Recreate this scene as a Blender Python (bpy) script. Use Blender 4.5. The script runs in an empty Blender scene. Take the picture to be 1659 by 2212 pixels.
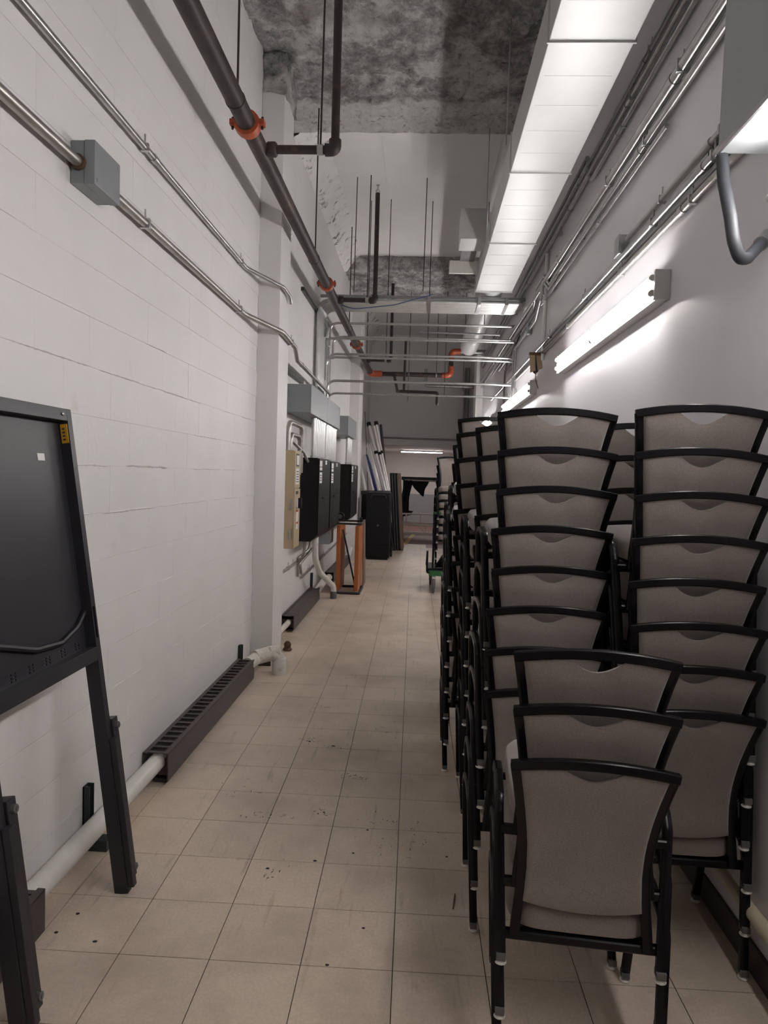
import bpy, bmesh, math, random
from mathutils import Vector, Matrix, noise
random.seed(7)
scene = bpy.context.scene
COL = scene.collection

# ---------------------------------------------------------------- camera
def cam_axes(yaw, pitch, roll):
    cy, sy, cp, sp = math.cos(yaw), math.sin(yaw), math.cos(pitch), math.sin(pitch)
    f = Vector((sy*cp, cy*cp, sp)); r = Vector((cy, -sy, 0)); u = r.cross(f)
    cr, sr = math.cos(roll), math.sin(roll)
    return cr*r + sr*u, -sr*r + cr*u, f
cam = bpy.data.cameras.new('camera'); co = bpy.data.objects.new('camera', cam); COL.objects.link(co)
R_, U_, F_ = cam_axes(-0.0519, -0.0529, 0.0323)
m = Matrix((R_, U_, -F_)).transposed().to_4x4(); m.translation = (0, 0, 1.625)
co.matrix_world = m
cam.sensor_fit = 'HORIZONTAL'; cam.sensor_width = 36.0; cam.lens = 36.0*1508.5/1659
cam.clip_start = 0.05; cam.clip_end = 100
scene.camera = co

# ---------------------------------------------------------------- world, exposure
w = bpy.data.worlds.new('world'); scene.world = w; w.use_nodes = True
w.node_tree.nodes['Background'].inputs[0].default_value = (0.05, 0.05, 0.055, 1)
w.node_tree.nodes['Background'].inputs[1].default_value = 0.0
vs = scene.view_settings
vs.view_transform = 'Standard'; vs.look = 'None'; vs.gamma = 1.0; vs.use_curve_mapping = False
vs.exposure = 0.50
TUBE_STRENGTH = 35.0
TUBE_COLOR = (1.0, 0.965, 0.945)

# ---------------------------------------------------------------- materials
MATS = {}
def nodes_of(name):
    mt = bpy.data.materials.new(name); mt.use_nodes = True
    nt = mt.node_tree
    return mt, nt, nt.nodes['Principled BSDF']
def N(nt, kind, **kw):
    n = nt.nodes.new(kind)
    for k, v in kw.items():
        if k in n.inputs: n.inputs[k].default_value = v
        else: setattr(n, k, v)
    return n
def ramp(nt, fac, stops):
    r = nt.nodes.new('ShaderNodeValToRGB'); e = r.color_ramp.elements
    while len(e) < len(stops): e.new(0.5)
    for el, (p, c) in zip(e, stops):
        el.position = p; el.color = (c, c, c, 1) if not isinstance(c, tuple) else (*c, 1)
    nt.links.new(fac, r.inputs[0]); return r
def mixc(nt, fac, a, b, mode='MIX'):
    mx = nt.nodes.new('ShaderNodeMix'); mx.data_type = 'RGBA'; mx.blend_type = mode
    for sock, v in ((mx.inputs[0], fac), (mx.inputs[6], a), (mx.inputs[7], b)):
        if isinstance(v, bpy.types.NodeSocket): nt.links.new(v, sock)
        elif isinstance(v, tuple): sock.default_value = (*v, 1)
        else: sock.default_value = v
    return mx.outputs[2]
def pos(nt, scale=(1, 1, 1)):
    g = nt.nodes.new('ShaderNodeNewGeometry'); mp = nt.nodes.new('ShaderNodeMapping')
    nt.links.new(g.outputs['Position'], mp.inputs[0]); mp.inputs['Scale'].default_value = scale
    return mp.outputs[0]
def objpos(nt, scale=(1, 1, 1)):
    g = nt.nodes.new('ShaderNodeTexCoord'); mp = nt.nodes.new('ShaderNodeMapping')
    nt.links.new(g.outputs['Object'], mp.inputs[0]); mp.inputs['Scale'].default_value = scale
    return mp.outputs[0]
def tnoise(nt, vec, scale, detail=4, rough=0.55):
    n = N(nt, 'ShaderNodeTexNoise'); n.inputs['Scale'].default_value = scale
    n.inputs['Detail'].default_value = detail; n.inputs['Roughness'].default_value = rough
    nt.links.new(vec, n.inputs['Vector']); return n.outputs['Fac']
def bump(nt, bs, h, strength, dist=0.01):
    b = nt.nodes.new('ShaderNodeBump'); b.inputs['Strength'].default_value = strength
    b.inputs['Distance'].default_value = dist
    nt.links.new(h, b.inputs['Height']); nt.links.new(b.outputs[0], bs.inputs['Normal'])
def mat(name, col, rough=0.5, metal=0.0, var=0.0, vscale=8.0, bumps=0.0, bscale=60.0, spec=None, coat=0.0, stain=None):
    mt, nt, bs = nodes_of(name)
    bs.inputs['Roughness'].default_value = rough; bs.inputs['Metallic'].default_value = metal
    if spec is not None: bs.inputs['Specular IOR Level'].default_value = spec
    if coat: bs.inputs['Coat Weight'].default_value = coat; bs.inputs['Coat Roughness'].default_value = 0.15
    c = None
    if var:
        f = tnoise(nt, pos(nt), vscale, 5)
        r = ramp(nt, f, [(0.3, tuple(x*(1-var) for x in col)), (0.7, tuple(min(1, x*(1+var)) for x in col))])
        c = r.outputs[0]
    if stain:
        scol, sc, lo, hi = stain
        f2 = tnoise(nt, pos(nt), sc, 6, 0.65); r2 = ramp(nt, f2, [(lo, 0.0), (hi, 1.0)])
        c = mixc(nt, r2.outputs[0], c if c else col, scol)
    if c: nt.links.new(c, bs.inputs['Base Color'])
    else: bs.inputs['Base Color'].default_value = (*col, 1)
    if bumps: bump(nt, bs, tnoise(nt, pos(nt), bscale, 3), bumps)
    MATS[name] = mt; return mt

mat('paint_left', (0.76, 0.745, 0.735), 0.5, var=0.025, vscale=3, bumps=0.12, bscale=45, stain=((0.60, 0.56, 0.53), 5.0, 0.66, 0.82))
mat('mortar_paint', (0.76, 0.745, 0.735), 0.7, var=0.10, vscale=9, bumps=0.4, bscale=60, stain=((0.30, 0.28, 0.27), 9.0, 0.62, 0.72))
mat('paint_pillar', (0.76, 0.745, 0.735), 0.45, var=0.02, vscale=3, bumps=0.08, bscale=40)
mat('paint_right', (0.76, 0.75, 0.785), 0.26, var=0.015, vscale=2, bumps=0.03, bscale=14, spec=0.5)
mat('paint_back', (0.76, 0.745, 0.735), 0.55, var=0.03, vscale=2)
mat('paint_recess', (0.66, 0.61, 0.585), 0.5, var=0.03, vscale=2)
mat('ceiling_white', (0.78, 0.77, 0.76), 0.8, var=0.03, vscale=2.5, bumps=0.1, bscale=25, stain=((0.33, 0.32, 0.31), 3.5, 0.68, 0.80))
mat('haunch_white', (0.78, 0.77, 0.76), 0.8, var=0.06, vscale=5, bumps=0.3, bscale=30, stain=((0.16, 0.14, 0.135), 6.5, 0.56, 0.66))
mat('subfloor', (0.065, 0.05, 0.042), 0.9)
mat('galvanized', (0.50, 0.50, 0.50), 0.30, 0.92, var=0.12, vscale=14)
mat('old_galvanized', (0.40, 0.385, 0.36), 0.36, 0.85, var=0.18, vscale=10)
mat('dark_conduit', (0.30, 0.30, 0.31), 0.4, 0.75, var=0.12, vscale=10)
mat('bundle_steel', (0.62, 0.625, 0.62), 0.33, 0.7, var=0.08, vscale=12)
mat('black_iron', (0.034, 0.027, 0.027), 0.5, 0.0, var=0.25, vscale=6, stain=((0.12, 0.065, 0.042), 3.2, 0.58, 0.70), spec=0.3)
mat('orange_coupling', (0.34, 0.060, 0.020), 0.45, 0.0, var=0.2, vscale=18)
mat('duct_steel', (0.62, 0.625, 0.625), 0.40, 0.35, var=0.03, vscale=4)
mat('black_steel', (0.028, 0.027, 0.032), 0.40, 0.0, var=0.08, vscale=5, spec=0.35)
mat('black_plastic', (0.010, 0.010, 0.012), 0.45, var=0.15, vscale=10, spec=0.25)
mat('chair_enamel', (0.006, 0.0055, 0.007), 0.25, 0.0, spec=0.22)
mat('glide_plastic', (0.80, 0.78, 0.72), 0.35)
mat('collar_plastic', (0.13, 0.125, 0.12), 0.25)
mat('heater_brown', (0.060, 0.050, 0.050), 0.45, 0.2, var=0.15, vscale=6)
mat('pipe_white', (0.74, 0.72, 0.68), 0.35, var=0.05, vscale=10, stain=((0.34, 0.28, 0.22), 11.0, 0.62, 0.74))
mat('wrap_white', (0.68, 0.63, 0.57), 0.8, var=0.1, vscale=20, bumps=0.6, bscale=40, stain=((0.36, 0.26, 0.19), 14.0, 0.60, 0.72))
mat('bracket_dark', (0.035, 0.045, 0.048), 0.45, 0.3)
mat('panel_grey', (0.235, 0.25, 0.262), 0.42, 0.1, var=0.03, vscale=3)
mat('panel_black', (0.014, 0.013, 0.015), 0.45, 0.0, var=0.15, vscale=5, spec=0.12)
mat('tan_enamel', (0.46, 0.36, 0.235), 0.45, var=0.03, vscale=3)
mat('label_white', (0.78, 0.78, 0.76), 0.6)
mat('label_ink', (0.05, 0.05, 0.055), 0.6)
mat('label_red', (0.55, 0.06, 0.05), 0.6)
mat('label_yellow', (0.66, 0.36, 0.02), 0.5)
mat('fixture_white', (0.60, 0.59, 0.58), 0.4)
mat('lampholder', (0.62, 0.57, 0.55), 0.5)
mat('hvac_grey', (0.36, 0.375, 0.385), 0.45, 0.15, var=0.02, vscale=4)
mat('red_tile', (0.15, 0.075, 0.058), 0.5, var=0.08, vscale=5)
mat('yellow_tape', (0.52, 0.34, 0.04), 0.5)
mat('orange_wood', (0.40, 0.115, 0.030), 0.45, var=0.12, vscale=7)
mat('aluminium', (0.78, 0.73, 0.70), 0.40, 0.35, var=0.08, vscale=10)
mat('pole_white', (0.66, 0.64, 0.62), 0.35, 0.3)
mat('blue_plastic', (0.035, 0.05, 0.20), 0.5)
mat('wire_blue', (0.06, 0.09, 0.20), 0.5)
mat('black_cloth', (0.012, 0.012, 0.016), 0.9)
mat('wood_edge', (0.24, 0.15, 0.10), 0.55, var=0.1, vscale=6)
mat('green_enamel', (0.022, 0.12, 0.035), 0.4, var=0.15, vscale=10)
mat('wheel_grey', (0.115, 0.115, 0.12), 0.6)
mat('cream_pipe', (0.62, 0.54, 0.40), 0.4)
mat('base_dark', (0.040, 0.034, 0.034), 0.5, var=0.15, vscale=6)
mat('rust', (0.11, 0.060, 0.035), 0.8, var=0.4, vscale=25, bumps=0.6, bscale=60)
mat('cardboard', (0.42, 0.32, 0.21), 0.8, var=0.06, vscale=8)
mat('dirt_black', (0.022, 0.017, 0.015), 0.9)
mat('scuff_brown', (0.09, 0.066, 0.052), 0.8)
mat('straw', (0.24, 0.145, 0.07), 0.7)
mat('flex_grey', (0.040, 0.043, 0.050), 0.6)
mat('grey_wall_panel', (0.32, 0.33, 0.34), 0.45, var=0.05, vscale=3)
mat('bare_white', (0.74, 0.74, 0.72), 0.55)

def mk_fabric():
    mt, nt, bs = nodes_of('taupe_fabric')
    f = tnoise(nt, objpos(nt), 420, 2); r = ramp(nt, f, [(0.35, (0.210, 0.174, 0.156)), (0.65, (0.308, 0.262, 0.240))])
    f2 = tnoise(nt, objpos(nt), 7, 3); r2 = ramp(nt, f2, [(0.3, 0.90), (0.7, 1.06)])
    c = mixc(nt, 1.0, r.outputs[0], r2.outputs[0], 'MULTIPLY')
    nt.links.new(c, bs.inputs['Base Color']); bs.inputs['Roughness'].default_value = 0.9
    bs.inputs['Sheen Weight'].default_value = 0.35; bs.inputs['Sheen Roughness'].default_value = 0.5
    bump(nt, bs, tnoise(nt, objpos(nt), 500, 2), 0.25, 0.002)
    MATS['taupe_fabric'] = mt
mk_fabric()
def mk_tile(name, lines):
    mt, nt, bs = nodes_of(name)
    p = pos(nt)
    f = tnoise(nt, p, 90, 4, 0.7); base = ramp(nt, f, [(0.30, (0.600, 0.490, 0.385)), (0.70, (0.740, 0.625, 0.510))]).outputs[0]
    oi = nt.nodes.new('ShaderNodeObjectInfo'); rr = ramp(nt, oi.outputs['Random'], [(0.0, 0.955), (1.0, 1.035)])
    base = mixc(nt, 1.0, base, rr.outputs[0], 'MULTIPLY')
    # grime, thin lengthwise drag marks, scuffs and specks
    g1 = ramp(nt, tnoise(nt, p, 1.7, 6, 0.65), [(0.44, 0.0), (0.70, 0.62)]).outputs[0]
    base = mixc(nt, g1, base, (0.38, 0.30, 0.235))
    g2 = ramp(nt, tnoise(nt, pos(nt, (26, 2.6, 1)), 1.0, 5, 0.6), [(0.60, 0.0), (0.74, 0.55)]).outputs[0]
    base = mixc(nt, g2, base, (0.26, 0.20, 0.155))
    g3 = ramp(nt, tnoise(nt, pos(nt, (1.0, 1.5, 1)), 16, 8, 0.75), [(0.655, 0.0), (0.71, 0.85)]).outputs[0]
    base = mixc(nt, g3, base, (0.10, 0.078, 0.066))
    if lines:
        br = nt.nodes.new('ShaderNodeTexBrick'); br.offset = 0.0; br.squash = 1.0
        br.inputs['Scale'].default_value = 1.0; br.inputs['Mortar Size'].default_value = 0.0022
        br.inputs['Brick Width'].default_value = 0.3048; br.inputs['Row Height'].default_value = 0.3048
        mp = nt.nodes.new('ShaderNodeMapping'); g = nt.nodes.new('ShaderNodeNewGeometry')
        nt.links.new(g.outputs['Position'], mp.inputs[0]); mp.inputs['Location'].default_value = (0.57, -2.206, 0)
        nt.links.new(mp.outputs[0], br.inputs['Vector'])
        base = mixc(nt, br.outputs['Fac'], base, (0.16, 0.12, 0.095))
    nt.links.new(base, bs.inputs['Base Color'])
    rg = ramp(nt, tnoise(nt, p, 6, 4), [(0.3, 0.30), (0.7, 0.46)]); nt.links.new(rg.outputs[0], bs.inputs['Roughness'])
    bs.inputs['Specular IOR Level'].default_value = 0.35
    bump(nt, bs, tnoise(nt, p, 35, 3), 0.05)
    MATS[name] = mt
mk_tile('vinyl_tile', False); mk_tile('vinyl_far', True)
def mk_rough(name, white_from):
    mt, nt, bs = nodes_of(name); p = pos(nt)
    f = tnoise(nt, p, 6.5, 12, 0.80)
    dark = ramp(nt, f, [(0.37, (0.16, 0.153, 0.153)), (0.50, (0.40, 0.39, 0.387)), (0.63, (0.80, 0.785, 0.775))]).outputs[0]
    pale = ramp(nt, tnoise(nt, p, 13, 12, 0.80), [(0.34, (0.16, 0.145, 0.138)), (0.45, (0.74, 0.725, 0.71)), (0.66, (0.92, 0.91, 0.90))]).outputs[0]
    sep = nt.nodes.new('ShaderNodeSeparateXYZ'); nt.links.new(p, sep.inputs[0])
    wob = tnoise(nt, p, 3.0, 5)
    def sm(a, lo, hi):
        mr = nt.nodes.new('ShaderNodeMapRange'); mr.inputs[1].default_value = lo; mr.inputs[2].default_value = hi
        nt.links.new(a, mr.inputs[0]); return mr.outputs[0]
    def mth(op, a, b):
        n = nt.nodes.new('ShaderNodeMath'); n.operation = op
        for i, v in enumerate((a, b)):
            if isinstance(v, bpy.types.NodeSocket): nt.links.new(v, n.inputs[i])
            else: n.inputs[i].default_value = v
        return n.outputs[0]
    yy = mth('ADD', sep.outputs[1], mth('MULTIPLY', wob, 0.35))
    zone = sm(yy, white_from, white_from+0.10)
    patch = ramp(nt, tnoise(nt, p, 1.6, 7, 0.6), [(0.52, 0.0), (0.58, 0.85)]).outputs[0]
    zone = mth('MAXIMUM', zone, patch)
    c = mixc(nt, zone, dark, pale)
    bl = ramp(nt, tnoise(nt, p, 2.2, 6), [(0.55, 0.0), (0.66, 0.55)]).outputs[0]
    c = mixc(nt, bl, c, (0.22, 0.18, 0.165))
    nt.links.new(c, bs.inputs['Base Color']); bs.inputs['Roughness'].default_value = 0.95
    bump(nt, bs, tnoise(nt, p, 26, 8, 0.75), 1.0, 0.04)
    MATS[name] = mt
mk_rough('rough_beam_near', 6.55); mk_rough('rough_beam_far', 20.0)
def mk_emit(name, col, s):
    mt, nt, bs = nodes_of(name)
    bs.inputs['Base Color'].default_value = (0.9, 0.9, 0.9, 1)
    bs.inputs['Emission Color'].default_value = (*col, 1); bs.inputs['Emission Strength'].default_value = s
    MATS[name] = mt
mk_emit('tube_glow', TUBE_COLOR, TUBE_STRENGTH)
mk_emit('recess_glow', (1.0, 0.93, 0.88), 34.0)

# ---------------------------------------------------------------- mesh helpers
def fillet(pts, rad, seg=5):
    pts = [Vector(p) for p in pts]
    if len(pts) < 3 or rad <= 0: return pts
    out = [pts[0]]
    for a, b, c in zip(pts, pts[1:], pts[2:]):
        d1 = (a-b); d2 = (c-b); l1, l2 = d1.length, d2.length
        d1.normalize(); d2.normalize()
        ang = d1.angle(d2)
        if ang > math.pi-0.02: out.append(b); continue
        t = min(rad/math.tan(ang/2), 0.48*l1, 0.48*l2)
        p1, p2 = b+d1*t, b+d2*t
        for i in range(seg+1):
            s = i/seg
            out.append((1-s)*(1-s)*p1 + 2*s*(1-s)*b + s*s*p2)
    out.append(pts[-1]); return out
class MB:
    def __init__(s): s.v = []; s.f = []; s.flat = []
    def add(s, vs_, fs):
        o = len(s.v); s.v += [tuple(v) for v in vs_]; s.f += [tuple(i+o for i in f) for f in fs]; return s
    def box(s, x0, x1, y0, y1, z0, z1, bev=0.0):
        if bev > 0:
            bm = bmesh.new(); bmesh.ops.create_cube(bm, size=1)
            for v in bm.verts:
                v.co = Vector(((x0+x1)/2+v.co.x*(x1-x0), (y0+y1)/2+v.co.y*(y1-y0), (z0+z1)/2+v.co.z*(z1-z0)))
            nb = set(bmesh.ops.bevel(bm, geom=bm.edges[:], offset=bev, segments=2, profile=0.6, affect='EDGES')['faces'])
            bm.verts.index_update()
            s.flat += [len(s.f)+i for i, f in enumerate(bm.faces) if max(abs(c) for c in f.normal) > .9999]
            s.add([v.co for v in bm.verts], [[v.index for v in f.verts] for f in bm.faces]); bm.free(); return s
        vs_ = [(x, y, z) for x in (x0, x1) for y in (y0, y1) for z in (z0, z1)]
        return s.add(vs_, [(0,1,3,2), (4,6,7,5), (0,4,5,1), (2,3,7,6), (0,2,6,4), (1,5,7,3)])
    def obox(s, c, ax, ay, az, hx, hy, hz):
        c = Vector(c); vs_ = [c+sx*hx*ax+sy*hy*ay+sz*hz*az for sx in (-1,1) for sy in (-1,1) for sz in (-1,1)]
        return s.add(vs_, [(0,1,3,2), (4,6,7,5), (0,4,5,1), (2,3,7,6), (0,2,6,4), (1,5,7,3)])
    def sweep(s, pts, prof, up=(0,0,1), cap=True):
        pts = [Vector(p) for p in pts]; n = len(prof)
        t0 = (pts[1]-pts[0]).normalized(); u = Vector(up)
        if abs(t0.dot(u)) > 0.95: u = Vector((0,1,0)) if abs(t0.y) < 0.9 else Vector((1,0,0))
        side = t0.cross(u).normalized(); u = side.cross(t0).normalized(); vs_ = []
        for i, p in enumerate(pts):
            if i == 0: t = t0
            elif i == len(pts)-1: t = (pts[i]-pts[i-1]).normalized()
            else: t = ((pts[i+1]-pts[i]).normalized()+(pts[i]-pts[i-1]).normalized()).normalized()
            side = (side - t*side.dot(t)).normalized(); u = side.cross(t).normalized()
            k = 1.0
            if 0 < i < len(pts)-1:
                ca = (pts[i+1]-pts[i]).normalized().dot((pts[i]-pts[i-1]).normalized())
                k = min(1.4, 1/max(0.5, math.sqrt((1+ca)/2)))
            for a, b in prof: vs_.append(p + side*a*k + u*b*k)
        fs = [(i*n+j, i*n+(j+1) % n, (i+1)*n+(j+1) % n, (i+1)*n+j) for i in range(len(pts)-1) for j in range(n)]
        if cap: fs += [tuple(range(n)), tuple(range((len(pts)-1)*n, len(pts)*n))]
        return s.add(vs_, fs)
    def tube(s, pts, r, n=10, bend=0.0, up=(0,0,1)):
        return s.sweep(fillet(pts, bend), [(r*math.cos(2*math.pi*i/n), r*math.sin(2*math.pi*i/n)) for i in range(n)], up)
    def rtube(s, pts, a, b, bend=0.0, up=(0,0,1), c=0.3):
        pr = []
        for sx, sy, fl in ((1,1,0), (-1,1,1), (-1,-1,0), (1,-1,1)):
            k = [(sx*a, sy*b*(1-c)), (sx*a*(1-c), sy*b)]
            pr += k if not fl else k[::-1]
        return s.sweep(fillet(pts, bend), pr, up)
    def lathe(s, prof, c=(0,0,0), axis='Z', n=16):
        vs_ = []; c = Vector(c)
        for r, h in prof:
            for i in range(n):
                a = 2*math.pi*i/n; x, y = r*math.cos(a), r*math.sin(a)
                q = {'Z': (x, y, h), 'X': (h, x, y), 'Y': (y, h, x)}[axis]
                vs_.append(c+Vector(q))
        fs = [(i*n+j, i*n+(j+1) % n, (i+1)*n+(j+1) % n, (i+1)*n+j) for i in range(len(prof)-1) for j in range(n)]
        fs += [tuple(range(n)), tuple(range((len(prof)-1)*n, len(prof)*n))]
        return s.add(vs_, fs)
    def prism(s, poly, axis, a0, a1):
        n = len(poly); vs_ = []
        for h in (a0, a1):
            for p, q in poly:
                vs_.append({'X': (h, p, q), 'Y': (p, h, q), 'Z': (p, q, h)}[axis])
        return s.add(vs_, [tuple(range(n)), tuple(range(n, 2*n))]+[(i, (i+1) % n, n+(i+1) % n, n+i) for i in range(n)])
    def mesh(s, name, angle=40, smooth=True):
        me = bpy.data.meshes.new(name); me.from_pydata(s.v, [], s.f)
        bm = bmesh.new(); bm.from_mesh(me); bmesh.ops.recalc_face_normals(bm, faces=bm.faces[:]); bm.to_mesh(me); bm.free()
        if smooth:
            me.shade_smooth(); me.set_sharp_from_angle(angle=math.radians(angle))
            for i in s.flat: me.polygons[i].use_smooth = False
        return me
    def build(s, name, material, parent=None, **kw):
        return link(name, s.mesh(name, **kw), material, parent)
def link(name, me, material, parent=None):
    if material and not me.materials: me.materials.append(MATS[material])
    o = bpy.data.objects.new(name, me); COL.objects.link(o)
    if parent: o.parent = parent
    return o
def tag(o, label, cat, group=None):
    o['label'] = label; o['category'] = cat
    if group: o['group'] = group
    return o
def empty(name, loc=(0,0,0), rz=0.0):
    o = bpy.data.objects.new(name, None); COL.objects.link(o); o.location = loc; o.rotation_euler = (0, 0, rz)
    o.empty_display_size = 0.1
    return o
def struct(o, label=None):
    o['kind'] = 'structure'
    if label: o['label'] = label
    return o
def copy_tree(o, parent=None):
    c = o.copy(); COL.objects.link(c); c.parent = parent
    for ch in list(o.children): copy_tree(ch, c)
    return c

XL, XR = -1.38, 1.17
YB, YF = -5.0, 18.0            # wall behind the viewer, far header wall
T = 0.3048

# ================================================================ SETTING
# ---- floor
fm = MB(); fm.add([(XL-.1, YB-.1, -.004), (XR+.1, YB-.1, -.004), (XR+.1, 9.66, -.004), (XL-.1, 9.66, -.004)], [(0,1,2,3)])
floor = struct(fm.build('floor', 'subfloor', smooth=False), 'beige vinyl tile floor with dark joints and scuffs')
for nm, y0, y1 in (('floor_field', YB-.1, 1.31), ('floor_field', 9.62, 24.2)):
    MB().box(XL-.1, XR+.1, y0, y1, -.02, -.0002).build(nm, 'vinyl_far', floor, smooth=False)
TH = 0.0106
def clip_x(poly, lim, keep_right):
    out = []
    for i in range(len(poly)):
        a, b = poly[i], poly[(i+1) % len(poly)]
        ia = a[0] >= lim if keep_right else a[0] <= lim
        ib = b[0] >= lim if keep_right else b[0] <= lim
        if ia: out.append(a)
        if ia != ib:
            t = (lim-a[0])/(b[0]-a[0]); out.append((lim, a[1]+t*(b[1]-a[1])))
    return out
G = 0.0015
full = MB().prism([(-T/2+G, -T/2+G), (T/2-G, -T/2+G), (T/2-G, T/2-G), (-T/2+G, T/2-G)], 'Z', -.003, 0).mesh('tile', smooth=False)
full.materials.append(MATS['vinyl_tile'])
for r in range(-3, 25):
    for c in range(-3, 8):
        u0, v0 = (c+.5)*T, (r+.5)*T
        cx, cy = -0.648+u0-TH*v0, 2.206+v0+TH*u0
        pl = []
        for du, dv in ((-1,-1), (1,-1), (1,1), (-1,1)):
            du *= T/2-G; dv *= T/2-G
            pl.append((cx+du-TH*dv, cy+dv+TH*du))
        if max(p[0] for p in pl) < XL+.01 or min(p[0] for p in pl) > XR-.01: continue
        if min(p[0] for p in pl) >= XL and max(p[0] for p in pl) <= XR:
            o = link('tile', full, None, floor); o.location = (cx, cy, 0); o.rotation_euler.z = TH
        else:
            pl = clip_x(clip_x(pl, XL, True), XR, False)
            MB().prism(pl, 'Z', -.003, 0).build('tile', 'vinyl_tile', floor, smooth=False)
# red tile field with a stepped edge and a yellow tape line
MB().prism([(-.10, 16.62), (.16, 16.62), (.16, 15.85), (XR, 15.85), (XR, 24.0), (XL, 24.0), (XL, 17.0), (-.40, 17.0), (-.40, 16.62)], 'Z', -.001, .002).build('red_floor_field', 'red_tile', floor, smooth=False)
MB().prism([(-.40, 16.4), (-.29, 16.4), (-.12, 19.4), (-.22, 19.4)], 'Z', .0021, .0032).build('tape_line', 'yellow_tape', floor, smooth=False)

# ---- left wall, painted concrete blocks
wl = MB(); wl.box(XL-.2, XL, YB, 1.45, 0, 5.2).box(XL-.2, XL-.0032, 1.45, 5.72, 0, 5.2).box(XL-.2, XL, 5.72, 24.2, 0, 5.2)
wl = struct(wl.build('wall_left', 'mortar_paint', smooth=False), 'white painted concrete block wall')
wl.data.materials.append(MATS['paint_left'])
for p in wl.data.polygons:
    cy = sum(wl.data.vertices[i].co.y for i in p.vertices)/len(p.vertices)
    if not (1.5 < cy < 5.7): p.material_index = 1
BH, BL, J, JH = 0.2032, 0.4064, 0.0014, 0.0002
def block_mesh(l, h):
    return MB().box(-.06, 0, -l/2, l/2, -h/2, h/2, bev=.0006).mesh('block', angle=40)
bfull = block_mesh(BL-JH, BH-J); bfull.materials.append(MATS['paint_left'])
for row in range(25):
    z0 = row*BH; zc = z0+BH/2; h = BH
    if z0 > 4.86: break
    off = 3.033-BL*10 if row % 2 == 1 else 3.033-BL*10+BL/2
    y = off
    while y < 5.72:
        a, b = max(y, 1.45), min(y+BL, 5.72)
        if b-a > .05:
            me = bfull if b-a > BL-.001 else block_mesh(b-a-JH, BH-J)
            o = link('block', me, 'paint_left', wl)
            o.location = (XL+random.uniform(-.0006, .0005), (a+b)/2, zc)
            o.rotation_euler = (0, random.uniform(-.0012, .0012), random.uniform(-.0008, .0008))
        y += BL
# ragged painted mortar smears along the lower bed joints
def smear(y0, y1, z, hgt, out, material):
    n = max(4, int((y1-y0)/.012)); vs_ = []; fs = []
    for i in range(n+1):
        y = y0+(y1-y0)*i/n; e = min(1, i/3, (n-i)/3)
        a = noise.noise(Vector((y*38, z*9, 0))); b = noise.noise(Vector((y*55, z*9, 4)))
        zc = z+.004*noise.noise(Vector((y*9, z, 2)))
        hh = hgt*(.55+.6*a)*e+.0006; o_ = out*(.6+.6*b)*e
        vs_ += [(XL-.002, y, zc+hh), (XL+max(.0002, o_), y, zc+.15*hh), (XL-.002, y, zc-hh)]
    for i in range(n):
        for j in range(2): fs.append((i*3+j, i*3+j+1, (i+1)*3+j+1, (i+1)*3+j))
    MB().add(vs_, fs).build('mortar_smear', material, wl, angle=25)
for row in range(3, 13):
    y = 1.5+random.random()*.5
    while y < 5.6:
        l = random.uniform(.12, .7)
        if random.random() < (.8 if row in (5, 6, 7, 8, 10) else .45):
            smear(y, min(5.68, y+l), row*BH, random.uniform(.003, .009), random.uniform(.003, .009), 'paint_left' if random.random() < .7 else 'mortar_paint')
        y += l+random.uniform(.0, .35)
smear(2.25, 2.85, 10*BH, .006, .007, 'mortar_paint'); smear(2.9, 4.3, 10*BH-.002, .005, .006, 'mortar_paint'); smear(3.2, 3.75, 8*BH+.004, .014, .012, 'paint_left'); smear(2.95, 3.6, 7*BH-.004, .012, .009, 'paint_left')
def rough_block(x0, x1, y0, y1, z0, z1):
    bm = bmesh.new(); bmesh.ops.create_cube(bm, size=1)
    bmesh.ops.subdivide_edges(bm, edges=bm.edges[:], cuts=14, use_grid_fill=True)
    for v in bm.verts:
        p = Vector(((x0+x1)/2+v.co.x*(x1-x0), (y0+y1)/2+v.co.y*(y1-y0), (z0+z1)/2+v.co.z*(z1-z0)))
        k = noise.fractal(p*14, .8, 2.0, 4)*.012
        p += Vector((v.co.x*2*k, v.co.y*2*k, v.co.z*2*k + (.03*noise.noise(p*6) if v.co.z < -.45 else 0))); v.co = p
    me = bpy.data.meshes.new('rough_capital'); bm.to_mesh(me); bm.free(); me.shade_smooth()
    return link('rough_capital', me, 'rough_beam_far')
# pillars
for y0, y1, x0, x1 in ((5.72, 6.12, XL-.01, -1.20), (13.02, 13.75, XL-.01, -1.20), (14.2, 14.8, 1.03, XR+.01)):
    pw = struct(MB().box(x0, x1, y0, y1, 0, 5.2, bev=.008).build('wall_pillar', 'paint_pillar'), 'white painted wall pillar')
    if y0 == 5.72: cap = rough_block(XL, x1+.012, y0-.014, y1+.05, 4.66, 4.97); cap.parent = pw
# right wall
struct(MB().box(XR, XR+.2, YB, 24.2, 0, 5.2).build('wall_right', 'paint_right', smooth=False), 'smooth glossy white right wall')
struct(MB().box(XR-.014, XR, YB, 18, 0, .10, bev=.003).build('baseboard_right', 'base_dark'))
struct(MB().box(XL, -1.205, 5.700, 5.720, 0, .085, bev=.003).build('baseboard_pillar', 'base_dark'))
struct(MB().box(XL, XL+.012, 5.30, 5.70, 0, .085, bev=.003).build('baseboard_left', 'base_dark'))
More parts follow.
